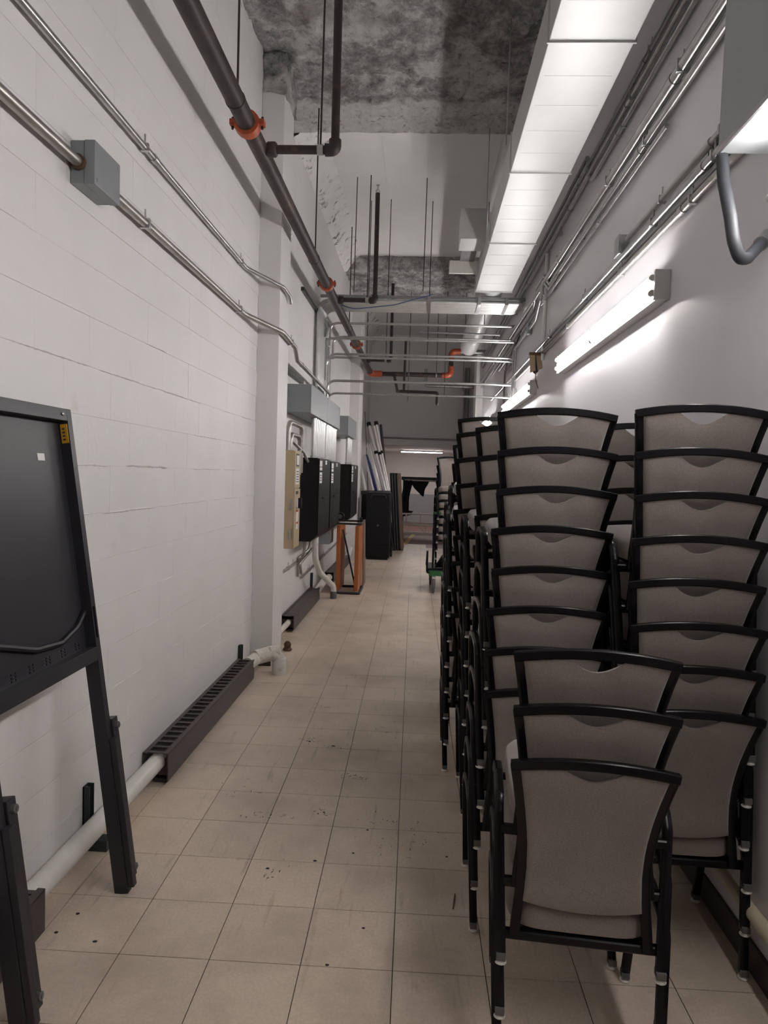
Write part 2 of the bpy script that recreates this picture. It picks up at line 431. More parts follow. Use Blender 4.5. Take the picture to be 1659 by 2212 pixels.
# far header wall, recess, rear wall
struct(MB().box(XL, XR, YF, YF+.2, 2.41, 5.2).build('wall_header', 'paint_back', smooth=False), 'grey painted wall above the far opening')
struct(MB().box(XL, XR, 24.0, 24.2, 0, 2.6).build('wall_back', 'paint_recess', smooth=False))
struct(MB().box(XL, XR, 23.985, 24.0, .06, 1.01).build('trim_1', 'grey_wall_panel', smooth=False), 'grey panel on lower back wall')
struct(MB().box(XL, XR, YF+.2, 24.0, 2.41, 2.55).build('ceiling_recess', 'paint_recess', smooth=False))
struct(MB().box(XL, XR, YB-.2, YB, 0, 5.2).build('wall_front', 'paint_left', smooth=False))
# ---- ceiling
ceil = struct(MB().box(XL-.2, XR+.2, YB-.2, YF+.2, 5.2, 5.4).build('ceiling', 'ceiling_white', smooth=False), 'white painted ceiling slab with stains')
def rough_beam(y0, y1, z, material):
    nx, ny = 96, int((y1-y0)*38)
    mb = MB(); vs_ = []; fs = []
    for j in range(ny+1):
        for i in range(nx+1):
            x = XL+(XR-XL)*i/nx; y = y0+(y1-y0)*j/ny
            p = Vector((x*2.2, y*2.2, 3.1))
            d = 0.040*noise.fractal(p*1.3, 0.9, 2.1, 5)+0.026*noise.fractal(p*6, 0.6, 2.0, 4)
            e = min(1.0, min(j, ny-j)/3.0)
            yy = y
            if j in (0, ny): yy += 0.035*noise.noise(Vector((x*7, y0*3, 1.0)))
            zz = z + d*e if e > 0 else z+.03
            if j == 0 or j == ny: zz = z+.02+0.02*noise.noise(Vector((x*9, y0, 5)))
            vs_.append((x, yy, zz))
    w1 = nx+1
    for j in range(ny):
        for i in range(nx): fs.append((j*w1+i, j*w1+i+1, (j+1)*w1+i+1, (j+1)*w1+i))
    base = len(vs_)
    for i in range(nx+1): vs_.append((vs_[i][0], vs_[i][1]-.01, 5.25))
    for i in range(nx+1): k = ny*w1+i; vs_.append((vs_[k][0], vs_[k][1]+.01, 5.25))
    for i in range(nx):
        fs.append((i, i+1, base+i+1, base+i))
        fs.append((ny*w1+i, ny*w1+i+1, base+w1+i+1, base+w1+i))
    mb.add(vs_, fs)
    return mb.build('beam', material, ceil, angle=60)
b1 = rough_beam(4.75, 7.02, 4.96, 'rough_beam_near'); b1['label'] = 'rough crumbling grey ceiling beam'
b2 = rough_beam(11.6, 14.35, 4.98, 'rough_beam_far'); b2['label'] = 'rough grey ceiling beam'
# haunch along the left wall, with a dirty ragged edge
for y0, y1 in ((YB, 4.78), (7.02, 11.62), (14.35, 18.0)):
    vs_ = []; fs = []; n = max(2, int((y1-y0)*14))
    for i in range(n+1):
        y = y0+(y1-y0)*i/n; k = noise.noise(Vector((y*5, 0, 2)))
        vs_ += [(XL+.001, y, 4.93+.012*k), (XL+.05, y, 4.955+.012*k), (XL+.19, y, 5.16), (XL+.26, y, 5.2), (XL, y, 5.22)]
    for i in range(n):
        for j in range(4): fs.append((i*5+j, i*5+j+1, (i+1)*5+j+1, (i+1)*5+j))
    MB().add(vs_, fs).build('haunch', 'haunch_white', ceil)
# hairline form-board seams on the slab
for x in (-.55, .12, .72):
    MB().box(x-.004, x+.004, 7.05, 11.6, 5.194, 5.2).build('seam', 'ceiling_white', ceil, smooth=False)

# ================================================================ LIGHT FIXTURES
def fixture(y0, y1, label, name='fluorescent_light'):
    t = empty(name, (XR, y0, 2.59)); L = y1-y0
    tag(t, label, 'light fixture', 'wall fluorescent fixtures')
    MB().box(-.060, -.001, 0, L, -.070, .070, bev=.004).build('housing', 'fixture_white', t)
    for ye in (0, L):
        MB().box(-.075, -.0005, ye-.004 if ye == 0 else ye-.02, ye+.02 if ye == 0 else ye+.004, -.072, .072, bev=.003).build('end_cap', 'fixture_white', t)
    mid = L/2
    for za in (-.036, .036):
        for a, b in ((.03, mid-.01), (mid+.01, L-.03)):
            MB().tube([(-.0795, a+.012, za), (-.0795, b-.012, za)], .0145, 12).build('lamp_tube', 'tube_glow', t)
            for e in (a, b):
                h = MB().box(-.0795, -.05, e-.009, e+.009, za-.012, za+.012, bev=.003)
                h.lathe([(.016, -.010), (.016, .010)], (-.0795, e, za), 'Y', 14)
                h.build('lamp_holder', 'lampholder', t)
    return t
fixture(-.07, 2.38, 'twin-tube fluorescent light under the grey air unit', 'fluorescent_light_offscreen')
fixture(3.50, 5.97, 'glowing twin-tube fluorescent light beside the grey air unit and its flexible conduit')
fixture(7.42, 9.88, 'glowing twin-tube fluorescent light just past the torn cardboard flap')
fixture(11.4, 13.86, 'glowing twin-tube fluorescent light second past the cardboard flap')
# ceiling strip in the recess
t = empty('strip_light', (-.02, 21.6, 2.41)); tag(t, 'ceiling strip light in the recess at the corridor end', 'light fixture')
MB().box(-.66, .66, -.09, .09, -.045, -.001, bev=.004).build('housing', 'fixture_white', t)
MB().box(-.63, .63, -.07, .07, -.062, -.0455, bev=.006).build('diffuser', 'recess_glow', t)

# ================================================================ CHAIRS
CW = 0.2120                       # half width of the back at the top
def back_y(z):                   # profile of the back: rear of the seat up to the top rail
    s = (z-.385)/.51
    return .055 - .02*s - .075*s*s + .02*math.sin(math.pi*s)
HW = [(.34, .192), (.40, .188), (.48, .180), (.56, .176), (.64, .179), (.72, .188), (.80, .200), (.88, .2145), (.95, .226)]
def half_w(z):                   # outline of the uprights
    for (z0, w0), (z1, w1) in zip(HW, HW[1:]):
        if z <= z1:
            t = max(0.0, (z-z0)/(z1-z0)); return w0+(w1-w0)*t
    return HW[-1][1]
def make_chair():
    root = empty('stacking_chair')
    P = {}
    # backrest frame: two uprights and a crowned top rail
    fr = MB(); n = 9
    for sgn in (-1, 1):
        pts = [(sgn*(half_w(z)-.012), back_y(z), z) for z in [.350+(.872-.350)*i/n for i in range(n+1)]]
        fr.rtube(pts, .0135, .010, up=(0, 1, 0))
    top = []
    for i in range(13):
        x = -CW+2*CW*i/12; q = 1-(x/CW)**2
        top.append((x, back_y(.877)-.010*q, .872+.021*q))
    fr.rtube(top, .011, .0130, up=(0, 0, 1), c=.22)
    bf = fr.build('back_frame', 'chair_enamel', root)
    # upholstered back with the hand scallop
    nu, nv = 36, 12; vs_ = []
    def outline(u, v):
        zb = .458-.014*(1-u*u)
        xt = u*(half_w(.85)-.023)
        q = 1-(xt/CW)**2
        zt = .860+.020*q
        a = abs(xt)
        if a < .074: zt -= .038*math.cos(a/.074*math.pi/2)
        z = zb+(zt-zb)*v
        return u*(half_w(z)-.0225), z
    for side in (-1, 1):
        for j in range(nv+1):
            for i in range(nu+1):
                u, v = -1+2*i/nu, j/nv
                x, z = outline(u, v)
                ed = min(1.0, min((1-abs(u))/.10, v/.07, (1-v)/.06))
                th = .005+.010*math.sqrt(max(0, 1-(1-ed)**2))
                vs_.append((x, back_y(z)-.004+side*th-.006*(1-u*u), z))
    w1 = nu+1; B = w1*(nv+1); fs = []
    for j in range(nv):
        for i in range(nu):
            fs.append((j*w1+i, j*w1+i+1, (j+1)*w1+i+1, (j+1)*w1+i))
            fs.append((B+j*w1+i, B+(j+1)*w1+i, B+(j+1)*w1+i+1, B+j*w1+i+1))
    ring = [i for i in range(w1)]+[j*w1+nu for j in range(1, nv+1)]+[nv*w1+i for i in range(nu-1, -1, -1)]+[j*w1 for j in range(nv-1, 0, -1)]
    for a, b in zip(ring, ring[1:]+ring[:1]): fs.append((a, b, B+b, B+a))
    MB().add(vs_, fs).build('backrest', 'taupe_fabric', root, angle=50)
    # seat cushion: rounded plan, crowned top
    vs_ = []; fs = []; na = 40
    rings = [(.90, .384), (.985, .390), (1.0, .415), (.985, .445), (.93, .460), (.70, .470), (.35, .474)]
    for k, (sc, z) in enumerate(rings):
        for i in range(na):
            a = 2*math.pi*i/na; ca, sa = math.cos(a), math.sin(a)
            e = .38
            x = .206*sc*math.copysign(abs(ca)**e, ca); y = .268+.210*sc*math.copysign(abs(sa)**e, sa)
            x *= 1.0+.03*(y-.268)/.2
            vs_.append((x, y, z-.016+.075*(y-.06)))
    for k in range(len(rings)-1):
        for i in range(na): fs.append((k*na+i, k*na+(i+1) % na, (k+1)*na+(i+1) % na, (k+1)*na+i))
    fs += [tuple(range(na)), tuple(range((len(rings)-1)*na, len(rings)*na))]
    MB().add(vs_, fs).build('seat', 'taupe_fabric', root, angle=60)
    sf = MB().rtube([(-.165, .085, .362), (.165, .085, .362), (.165, .440, .388), (-.165, .440, .388), (-.165, .095, .363)], .010, .010, bend=.03)
    sf.build('seat_frame', 'chair_enamel', root)
    MB().rtube([(-.225, .066, .352), (.225, .066, .352)], .011, .013).rtube([(-.180, .058, .350), (-.165, .095, .37)], .012, .010).rtube([(.180, .058, .350), (.165, .095, .37)], .012, .010).build('stretcher', 'chair_enamel', root)
    MB().rtube([(-.226, .375, .372), (.226, .375, .372)], .010, .010).build('stretcher', 'chair_enamel', root)
    for sgn in (-1, 1):
        x, xt = sgn*.213, sgn*.231
        for pts in ([(x, .004, .022), (xt, .078, .385), (xt, .115, .425), (xt, .25, .437)],
                    [(x, .425, .022), (xt, .385, .385), (xt, .345, .428), (xt, .25, .437)]):
            lg = MB().rtube(pts, .0105, .0135, bend=.05, up=(1, 0, 0)).build('leg', 'chair_enamel', root)
            fx, fy = pts[0][0], pts[0][1]
            MB().box(fx-.013, fx+.013, fy-.016, fy+.016, .014, .034, bev=.002).build('ferrule', 'collar_plastic', lg)
            MB().lathe([(.008, .018), (.011, .011), (.0165, .006), (.0165, .003), (.012, 0)], (fx, fy, 0), 'Z', 14).build('glide', 'glide_plastic', lg)
    return root
proto = make_chair(); used = [False]
ORD = ['bottom', 'second', 'third', 'fourth', 'fifth', 'sixth', 'seventh', 'eighth', 'ninth', 'tenth']
def chair(loc, rz, label, group):
    if not used[0]: c = proto; used[0] = True
    else: c = copy_tree(proto)
    c.location = loc; c.rotation_euler = (random.uniform(-.006, .006), random.uniform(-.004, .004), rz)
    tag(c, label, 'chair', group); return c
def stack(x, y, n, rz, what, z0=0.0, dz=.140, dy=.018, jit=.006, dx=0.0):
    for k in range(n):
        d = Vector((0, dy*k)); ca, sa = math.cos(rz), math.sin(rz)
        lab = ('lowest' if k == 0 else 'topmost' if k == n-1 else ORD[k])
        lab = f'taupe stacking chair, {lab} ' + ('' if lab in ('lowest', 'topmost') else 'up ') + f'in {what}'
        jx = random.uniform(-jit, jit) if k else 0
        chair((x-sa*d.y+jx+dx*k, y+ca*d.y, z0+dz*k+(.0005 if k else 0)), rz+(random.uniform(-.012, .012) if k else 0), lab, 'taupe stacking chairs in stacks')
stack(.475, 1.835, 3, math.radians(-4.5), 'the short stack of three')
stack(.455, 2.44, 8, 0.0, 'the first aisle-side stack past the short stack', jit=.007, dx=.0042, dy=.023)
stack(.906, 2.29, 8, math.radians(-1), 'the tall wall-side stack beside the short stack', dy=.011, jit=.008)
stack(.950, 3.02, 8, 0.0, 'the second tall wall-side stack past the short stack', jit=.008)
stack(.470, 3.30, 8, 0.0, 'the second aisle-side stack past the short stack')
stack(.398, 3.80, 8, 0.0, 'the third aisle-side stack past the short stack')
stack(.440, 4.52, 9, 0.0, 'the fourth aisle-side stack past the short stack')
stack(.440, 5.25, 8, 0.0, 'the last aisle-side stack before the green dolly')
stack(.43, 10.42, 7, math.radians(184), 'the stack riding the green dolly', z0=.332, dz=.115, dy=.016)

# ---- green dolly under the far stack
t = empty('chair_dolly', (.39, 10.2, 0)); tag(t, 'green steel chair dolly with grey wheels and black deck', 'dolly')
MB().box(-.26, .26, -.36, .34, .285, .33, bev=.006).build('deck', 'black_plastic', t)
MB().box(-.24, .24, -.46, -.42, .235, .31, bev=.004).box(-.24, -.20, -.44, .33, .240, .2845).box(.20, .24, -.44, .33, .240, .2845).build('frame', 'green_enamel', t)
MB().tube([(-.27, .30, .30), (-.27, -.10, .42), (-.27, -.52, .60), (-.27, -.55, .30), (-.22, -.36, .26)], .014, 8, bend=.05).build('side_rail', 'black_plastic', t)
MB().obox((.04, -.34, .44), Vector((.93, .36, 0)), Vector((-.28, .75, -.6)), Vector((-.2, .56, .8)), .16, .16, .012).build('toe_plate', 'black_plastic', t)
MB().box(-.19, .19, -.30, -.275, 1.095, 1.125, bev=.003).build('strap_bar', 'green_enamel', t)
MB().tube([(-.19, -.288, .33), (-.19, -.288, 1.11)], .011, 8).tube([(.19, -.288, .33), (.19, -.288, 1.11)], .011, 8).build('upright', 'black_plastic', t)
for x, y in ((-.17, -.46), (.18, -.46), (-.20, .27), (.20, .27)):
    wv = MB().lathe([(.03, -.020), (.088, -.020), (.100, -.008), (.100, .008), (.088, .020), (.03, .020)], (x, y, .100), 'X', 22).build('wheel', 'wheel_grey', t)
    MB().box(x-.028, x-.022, y-.02, y+.02, .07, .24).box(x+.022, x+.028, y-.02, y+.02, .07, .24).box(x-.028, x+.028, y-.03, y+.03, .222, .236).build('caster_fork', 'galvanized', wv)

# ================================================================ LEFT WALL: heating line
def heater(y0, y1, label, slats, ends=True):
    L = y1-y0
    t = empty('baseboard_heater', (XL, y0, 0)); tag(t, label, 'heater', 'brown baseboard heater covers')
    MB().box(.130, .137, 0, L, .018, .165, bev=.002).build('front_panel', 'heater_brown', t)
    MB().box(.004, .010, 0, L, .018, .165).build('back_panel', 'heater_brown', t)
    MB().box(.004, .028, 0, L, .160, .167, bev=.001).box(.110, .137, 0, L, .160, .167, bev=.001).build('top_rim', 'heater_brown', t)
    MB().box(.012, .128, .03, L-.03, .04, .125).build('fin_element', 'heater_brown', t)
    if slats:
        step = .072; k = 0; y = .006
        sm_ = MB().box(.028, .110, -.011, .011, .1605, .1665).mesh('slat', smooth=False); sm_.materials.append(MATS['heater_brown'])
        while y < L-.01:
            o = link('slat', sm_, None, t); o.location = (0, y+.011, 0); y += step
        for i in range(9):
            x = .034+.0088*i
            MB().box(x-.0010, x+.0010, .02, L-.02, .1565, .1595).build('grille_wire', 'heater_brown', t, smooth=False)
    else:
        MB().box(.028, .110, .01, L-.01, .156, .160).build('top_plate', 'heater_brown', t)
    for yy in (.06, L-.06):
        MB().box(.05, .12, yy-.03, yy+.03, 0, .02).build('foot', 'heater_brown', t)
    return t
heater(.5, 2.27, 'brown heater cover ending behind the leaning black frame', True)
heater(3.44, 5.29, 'brown slatted heater cover before the first white pillar', True)
heater(6.97, 8.78, 'brown heater cover below the black electrical panels', False)
heater(10.2, 12.5, 'brown heater cover behind the orange-sided frame', False)
def pipe_thing(name, label, cat, pts, r, material, bend=.05, n=14, group=None):
    t = MB().tube(pts, r, n, bend=bend).build(name, material); tag(t, label, cat, group); return t
pipe_thing('heating_pipe', 'fat white heating pipe between the two nearer heater covers', 'pipe', [(-1.312, 2.24, .118), (-1.312, 3.50, .108)], .043, 'pipe_white')
t = empty('wrapped_pipe', (-1.09, 5.5, 0)); tag(t, 'stained white wrapped elbow pipe at the pillar foot', 'pipe')
MB().tube([(-.20, -.23, .13), (-.15, -.02, .150), (-.01, .0, .155), (0, 0, .02)], .052, 16, bend=.06).build('wrapped_elbow', 'wrap_white', t)
MB().lathe([(.058, 0), (.060, .09), (.055, .13)], (0, 0, 0), 'Z', 18).build('sleeve', 'pipe_white', t)
MB().tube([(-.17, -.10, .15), (-.06, .005, .165), (.0, .02, .175)], .058, 10).build('wrap_layer', 'wrap_white', t)
pipe_thing('stub_pipe', 'rusty white stub pipe entering the heater cover past the pillar', 'pipe', [(-1.30, 6.35, .10), (-1.30, 7.03, .095)], .028, 'wrap_white')
t = MB().lathe([(.035, 0), (.045, .01), (.03, .03), (.034, .06), (.016, .085)], (-1.165, 6.24, 0), 'Z', 12).build('pipe_stump', 'rust'); tag(t, 'rusty brown pipe stump on the floor behind the pillar', 'pipe stump')
pipe_thing('heating_pipe', 'pale heating pipe stub past the third heater cover', 'pipe', [(-1.28, 8.75, .12), (-1.24, 9.15, .20), (-1.20, 9.35, .22)], .045, 'pipe_white')
pipe_thing('heating_pipe', 'white heating pipe behind the orange-sided frame', 'pipe', [(-1.28, 12.5, .12), (-1.28, 12.98, .22)], .05, 'pipe_white')
for y, z0, z1, lab in ((2.83, .04, .272, 'dark channel bracket on wall behind leaning frame leg'), (5.33, .02, .262, 'dark channel bracket at the heater end by the pillar'), (8.86, .02, .34, 'dark channel bracket at the heater end under the panels')):
    t = empty('pipe_bracket', (XL, y, 0)); tag(t, lab, 'bracket', 'dark pipe brackets')
    MB().box(.0015, .006, -.022, .022, z0, z1).box(.0015, .030, -.022, -.018, z0, z1).box(.0015, .030, .018, .022, z0, z1).build('channel', 'bracket_dark', t, smooth=False)
    MB().box(.0015, .11, -.03, .03, .0, .02 if z0 < .03 else .045).build('arm', 'bracket_dark', t)

# ================================================================ LEANING BLACK FRAME
t = empty('leaning_frame', (-1.085, 2.20, .0)); tag(t, 'black steel folding platform frame leaning on the block wall', 'folding frame')
t.rotation_euler = (0, -math.radians(8.0), 0)
FY, NY, TOP = .34, -.34, 1.845
def perforated(x0, x1, ys, zs, hole):
    ny, nz = len(ys), len(zs); mb = MB(); K = ny*nz
    vs_ = [(x, y, z) for x in (x0, x1) for z in zs for y in ys]; fs = []
    solid = lambda i, j: 0 <= i < ny-1 and 0 <= j < nz-1 and not hole(i, j)
    for j in range(nz-1):
        for i in range(ny-1):
            if not solid(i, j): continue
            a, b, c, d = j*ny+i, j*ny+i+1, (j+1)*ny+i+1, (j+1)*ny+i
            fs += [(a, b, c, d), (K+a, K+d, K+c, K+b)]
            for (p, q), nb in (((a, b), (i, j-1)), ((b, c), (i+1, j)), ((c, d), (i, j+1)), ((d, a), (i-1, j))):
                if not solid(*nb): fs.append((p, q, K+q, K+p))
    return mb.add(vs_, fs)
MB().box(-.026, .026, NY-.016, NY+.016, .0, TOP, bev=.002).build('side_rail', 'black_steel', t)
perforated(-.026, .026, [FY-.016, FY-.008, FY+.008, FY+.016], [0, .985, 1.105, TOP], lambda i, j: i == 1 and j == 1).build('side_rail', 'black_steel', t, smooth=False)
MB().box(-.026, .026, NY+.016, FY-.016, TOP-.045, TOP, bev=.002).build('top_rail', 'black_steel', t)
mr = MB().box(-.026, .026, NY+.016, FY-.016, .905, .955, bev=.002).build('mid_rail', 'black_steel', t)
ycs = [FY-.485, FY-.385, FY-.285, FY-.185, FY-.085]
py = [NY+.016]+[yc+d for yc in ycs for d in (-.017, -.005, .005, .017)]+[FY-.016]
pz = [.955]+[.976+b*.0105+d for b in (-1, 0, 1) for d in (-.0028, .0028)]+[TOP-.045]
perforated(-.018, -.012, py, pz, lambda i, j: i % 2 == 1 and j % 2 == 1).build('panel', 'black_steel', t, smooth=False)
for y in (FY, NY):
    lf = MB().box(-.024, .034, y+.018, y+.062, .035, .665, bev=.003).build('folding_leg', 'black_steel', t)
    for z in (.635, .075):
        MB().lathe([(.013, 0), (.013, .012), (.006, .013), (.006, .016)], (.034, y+.040, z), 'X', 12).build('knob', 'collar_plastic', lf)
    MB().box(.027, .050, y-.012, y+.016, .02, .60, bev=.002).build('leg_channel', 'black_steel', t)
MB().lathe([(.006, 0), (.007, .004), (.003, .006)], (.026, FY-.05, TOP-.022), 'X', 10).build('rivet', 'galvanized', t)
MB().box(-.0118, -.0108, FY-.185, FY-.14, 1.655, 1.680).build('white_sticker', 'label_white', t)['label'] = 'small white sticker'
ys = MB().box(-.004, .022, FY-.0195, FY-.0165, 1.72, 1.79).build('yellow_sticker', 'label_yellow', t); ys['label'] = 'yellow warning sticker'
for k in range(4):
    MB().box(.002, .012, FY-.0202, FY-.0196, 1.73+.013*k, 1.737+.013*k).build('print_line', 'label_ink', ys)
MB().tube([(-.004, FY-.018, 1.09), (-.006, FY-.08, 1.045), (-.006, FY-.20, 1.015), (-.006, FY-.36, 1.03), (-.006, NY+.02, 1.12)], .011, 8, bend=.08).build('cable', 'black_plastic', t)

# ================================================================ LEFT WALL: conduits
def straps(t, pts, r, wall_dx):
    for p in pts:
        p = Vector(p)
        MB().box(p.x-r-.003, p.x+r+.003, p.y-.010, p.y+.010, p.z-r-.003, p.z+r+.003, bev=.003).box(p.x-.003, p.x+.003, p.y-.004, p.y+.004, p.z+r, p.z+r+.045).build('strap', 'galvanized', t)
def conduit(label, pts, r, material='galvanized', bend=.10, strap=(), group=None, couple=(), n=10):
    t = empty('conduit', (0, 0, 0)); tag(t, label, 'conduit', group)
    # origin at the run's first point
    o = Vector(pts[0]); t.location = o
    MB().tube([Vector(p)-o for p in pts], r, n, bend=bend).build('tube', material, t)
    straps(t, [Vector(p)-o for p in strap], r, 0)
    for c in couple:
        c = Vector(c)-o; ax = 'Y' if len(c) else 'Y'
        MB().lathe([(r+.004, -.022), (r+.004, .022)], c, 'Y', 12).build('coupling', 'galvanized', t)
    return t
conduit('thick aged conduit running through the square junction box', [(-1.345, .4, 2.775), (-1.345, 5.15, 2.775), (-1.165, 5.68, 2.755), (-1.165, 6.25, 2.735), (-1.235, 6.75, 2.70), (-1.235, 9.15, 2.66)], .021, 'old_galvanized', .25, strap=[(-1.345, 3.30, 2.775), (-1.345, 5.0, 2.775), (-1.165, 6.05, 2.742)], couple=[(-1.235, 7.0, 2.697)])
conduit('thin conduit above the junction box ending at the pillar', [(-1.352, .4, 3.125), (-1.352, 5.2, 3.125), (-1.168, 5.68, 3.115), (-1.168, 5.95, 3.11), (-1.172, 6.02, 3.07)], .016, 'galvanized', .15, strap=[(-1.352, 3.30, 3.125), (-1.352, 5.05, 3.125)], couple=[(-1.352, 3.42, 3.125)])
t = empty('junction_box', (XL, 2.77, 2.78)); tag(t, 'square grey steel junction box on the block wall', 'junction box')
MB().box(.0025, .055, -.11, .11, -.08, .08, bev=.003).build('body', 'panel_grey', t)
MB().box(.056, .098, -.112, .112, -.082, .082, bev=.004).build('cover', 'panel_grey', t)
for y, z in ((-.09, -.06), (.09, .06)):
    MB().lathe([(.006, 0), (.005, .003)], (.098, y, z), 'X', 10).build('screw', 'galvanized', t)
for y in (-.115, .115):
    MB().lathe([(.030, -.012), (.030, .012)], (.035, y, -.005), 'Y', 12).build('bushing', 'rust', t)
# low conduits under the panels
conduit('low conduit along the wall under the black panels', [(XL+.022, 6.13, .62), (XL+.022, 7.9, .62), (XL+.022, 8.0, .45)], .015, 'old_galvanized', .04, strap=[(XL+.022, 6.4, .62), (XL+.022, 7.2, .62)])
conduit('low conduit passing behind the white hose', [(XL+.022, 8.05, .40), (XL+.022, 9.2, .43), (XL+.022, 12.9, .52)], .015, 'old_galvanized', .04, strap=[(XL+.022, 8.6, .42), (XL+.022, 9.9, .45)])
for i, (a, b, z) in enumerate(((7.62, 7.75, .60), (8.02, 7.80, .66), (8.36, 7.86, .58))):
    conduit(['straight', 'short curved', 'long curved'][i]+' conduit dropping from the first black panel', [(-1.26, a, .93), (-1.26, a, .74), (XL+.024, b, z), (XL+.024, b+.02, .45 if i == 0 else z-.03)], .016, 'old_galvanized', .12)
t = empty('white_hose', (-1.22, 8.25, 0)); tag(t, 'bent white hose from panel down to heater end', 'hose')
MB().tube([(0, -.12, .94), (.0, -.10, .62), (.02, .15, .42), (.09, .62, .22), (.13, .72, .16), (.13, .72, .0)], .037, 14, bend=.18).build('hose', 'pipe_white', t)
MB().lathe([(.043, 0), (.043, .09), (.039, .095)], (.13, .72, 0), 'Z', 14).build('cuff', 'collar_plastic', t)

# ================================================================ ELECTRICAL GROUP
t = empty('safety_switch', (XL, 6.50, .90)); tag(t, 'tan enamel disconnect switch box with knob and labels', 'switch box')
MB().box(.0, .185, 0, .30, .0, .93, bev=.004).build('body', 'tan_enamel', t)
dr = MB().box(.1855, .198, .004, .296, .004, .565, bev=.003).build('door', 'tan_enamel', t)
MB().lathe([(.05, 0), (.05, .012), (.044, .014)], (.198, .13, .43), 'X', 20).build('dial', 'label_white', dr)
MB().box(.212, .245, .112, .148, .38, .48, bev=.006).build('knob', 'black_plastic', dr)
MB().box(.1985, .200, .06, .18, .515, .545).build('black_plate', 'label_ink', dr)
MB().box(.1985, .200, .10, .20, .25, .36).build('warning_label', 'label_white', dr); MB().box(.1985, .2005, .10, .20, .345, .362).build('label_band', 'label_red', dr)
MB().box(.1985, .200, .10, .20, .18, .245).build('paper_label', 'label_white', dr); MB().box(.1985, .2005, .10, .20, .23, .246).build('label_band', 'label_red', dr)
cv = MB().box(.1855, .194, .004, .296, .575, .926, bev=.003).build('upper_cover', 'tan_enamel', t)
MB().box(.1945, .196, .06, .22, .78, .90).build('frame_label', 'label_ink', cv); MB().box(.1962, .197, .075, .205, .795, .885).build('window_label', 'label_white', cv)
MB().box(.1945, .196, .05, .22, .61, .76).build('data_label', 'label_white', cv)
for k in range(5): MB().box(.1962, .197, .07, .20, .63+.024*k, .638+.024*k).build('print_line', 'label_ink', cv)
for z in (.14, .42):
    h = MB()
    h.lathe([(.007, -.05), (.007, .05)], (.17, -.006, z), 'Z', 10); h.box(.145, .165, -.004, .001, z-.035, z-.01).box(.145, .165, -.004, .001, z+.01, z+.035)
    h.build('hinge', 'galvanized', t)

def black_panel(y0, y1, z0, z1, label, sheet=False):
    L, H = y1-y0, z1-z0
    t = empty('electrical_panel', (XL+.004, y0, z0)); tag(t, label, 'electrical panel', 'black electrical panels')
    MB().prism([(0, 0), (.20, .0), (.262, .06), (.262, H), (0, H)], 'Y', 0, L).build('body', 'panel_black', t, angle=20)
    d = MB().box(.263, .278, .015, L-.015, .075, H-.008, bev=.003).build('door', 'panel_black', t)
    MB().box(.2785, .292, .30*L, .80*L, H*.505, H*.525, bev=.003).build('handle', 'black_plastic', d)
    for a, b, c_, e in ((.03, .22, .90, .97), (.03, .22, .855, .89), (.03, .22, .70, .83), (.50, .62, .93, .98)):
        MB().box(.2785, .2795, .015+a*L, .015+b*L, H*c_, H*e).build('label_plate', 'label_white', d)
    for k in range(3): MB().box(.2796, .2800, .05*L, .2*L, H*(.73+.03*k), H*(.74+.03*k)).build('print_line', 'label_ink', d)
    MB().box(.2785, .2792, .42*L, .44*L, H*.10, H*.42).build('scratch', 'collar_plastic', d)
    return t
black_panel(7.46, 8.38, .88, 1.785, 'black electrical panel standing next to the tan switch box')
black_panel(8.44, 9.42, .88, 1.775, 'black electrical panel in the middle of the three')
black_panel(10.92, 12.05, .87, 1.775, 'black electrical panel next to the narrow grey trough')
t = empty('wire_trough', (XL, 10.0, .9)); tag(t, 'narrow grey steel trough between two black panels', 'wire trough')
MB().box(0, .15, 0, .5, 0, .87, bev=.004).build('body', 'panel_grey', t); MB().box(.151, .158, .02, .48, .02, .85, bev=.002).build('cover', 'panel_grey', t)
t = empty('small_box', (XL, 9.2, .68)); tag(t, 'small grey box below the middle black panel', 'junction box')
MB().box(0, .19, 0, .35, 0, .19, bev=.004).build('body', 'panel_grey', t); MB().box(.191, .197, .01, .34, .01, .18, bev=.002).build('cover', 'panel_grey', t)
def grey_box(y0, y1, z0, z1, d, label, covers):
    L, H = y1-y0, z1-z0
    t = empty('pull_box', (XL+.004, y0, z0)); tag(t, label, 'pull box', 'grey pull boxes')
    MB().box(0, d-.006, 0, L, 0, H, bev=.003).build('body', 'panel_grey', t)
    for k in range(covers):
        a, b = L*k/covers+.003, L*(k+1)/covers-.003
        c = MB().box(d-.005, d, a, b, -.006, H+.006, bev=.002).build('cover', 'panel_grey', t)
        for yy in (a+.04, (a+b)/2, b-.04):
            for zz in (.008, H-.008): MB().lathe([(.007, 0), (.005, .004)], (d, yy, zz), 'X', 8).build('screw', 'galvanized', c)
    return t
grey_box(6.97, 9.44, 2.225, 2.505, .25, 'long grey steel pull box above the black panels', 2)
grey_box(10.4, 11.72, 2.205, 2.485, .26, 'short grey steel pull box near the second pillar', 1)
def drop(y, x, z0, z1, label, group):
    t = empty('conduit', (x, y, z0)); tag(t, label, 'conduit', group)
    MB().tube([(0, 0, 0), (0, 0, z1-z0)], .024, 12).build('tube', 'bundle_steel', t)
    for z in (.012, z1-z0-.012): MB().lathe([(.031, -.012), (.031, .012)], (0, 0, z), 'Z', 12).build('fitting', 'galvanized', t)
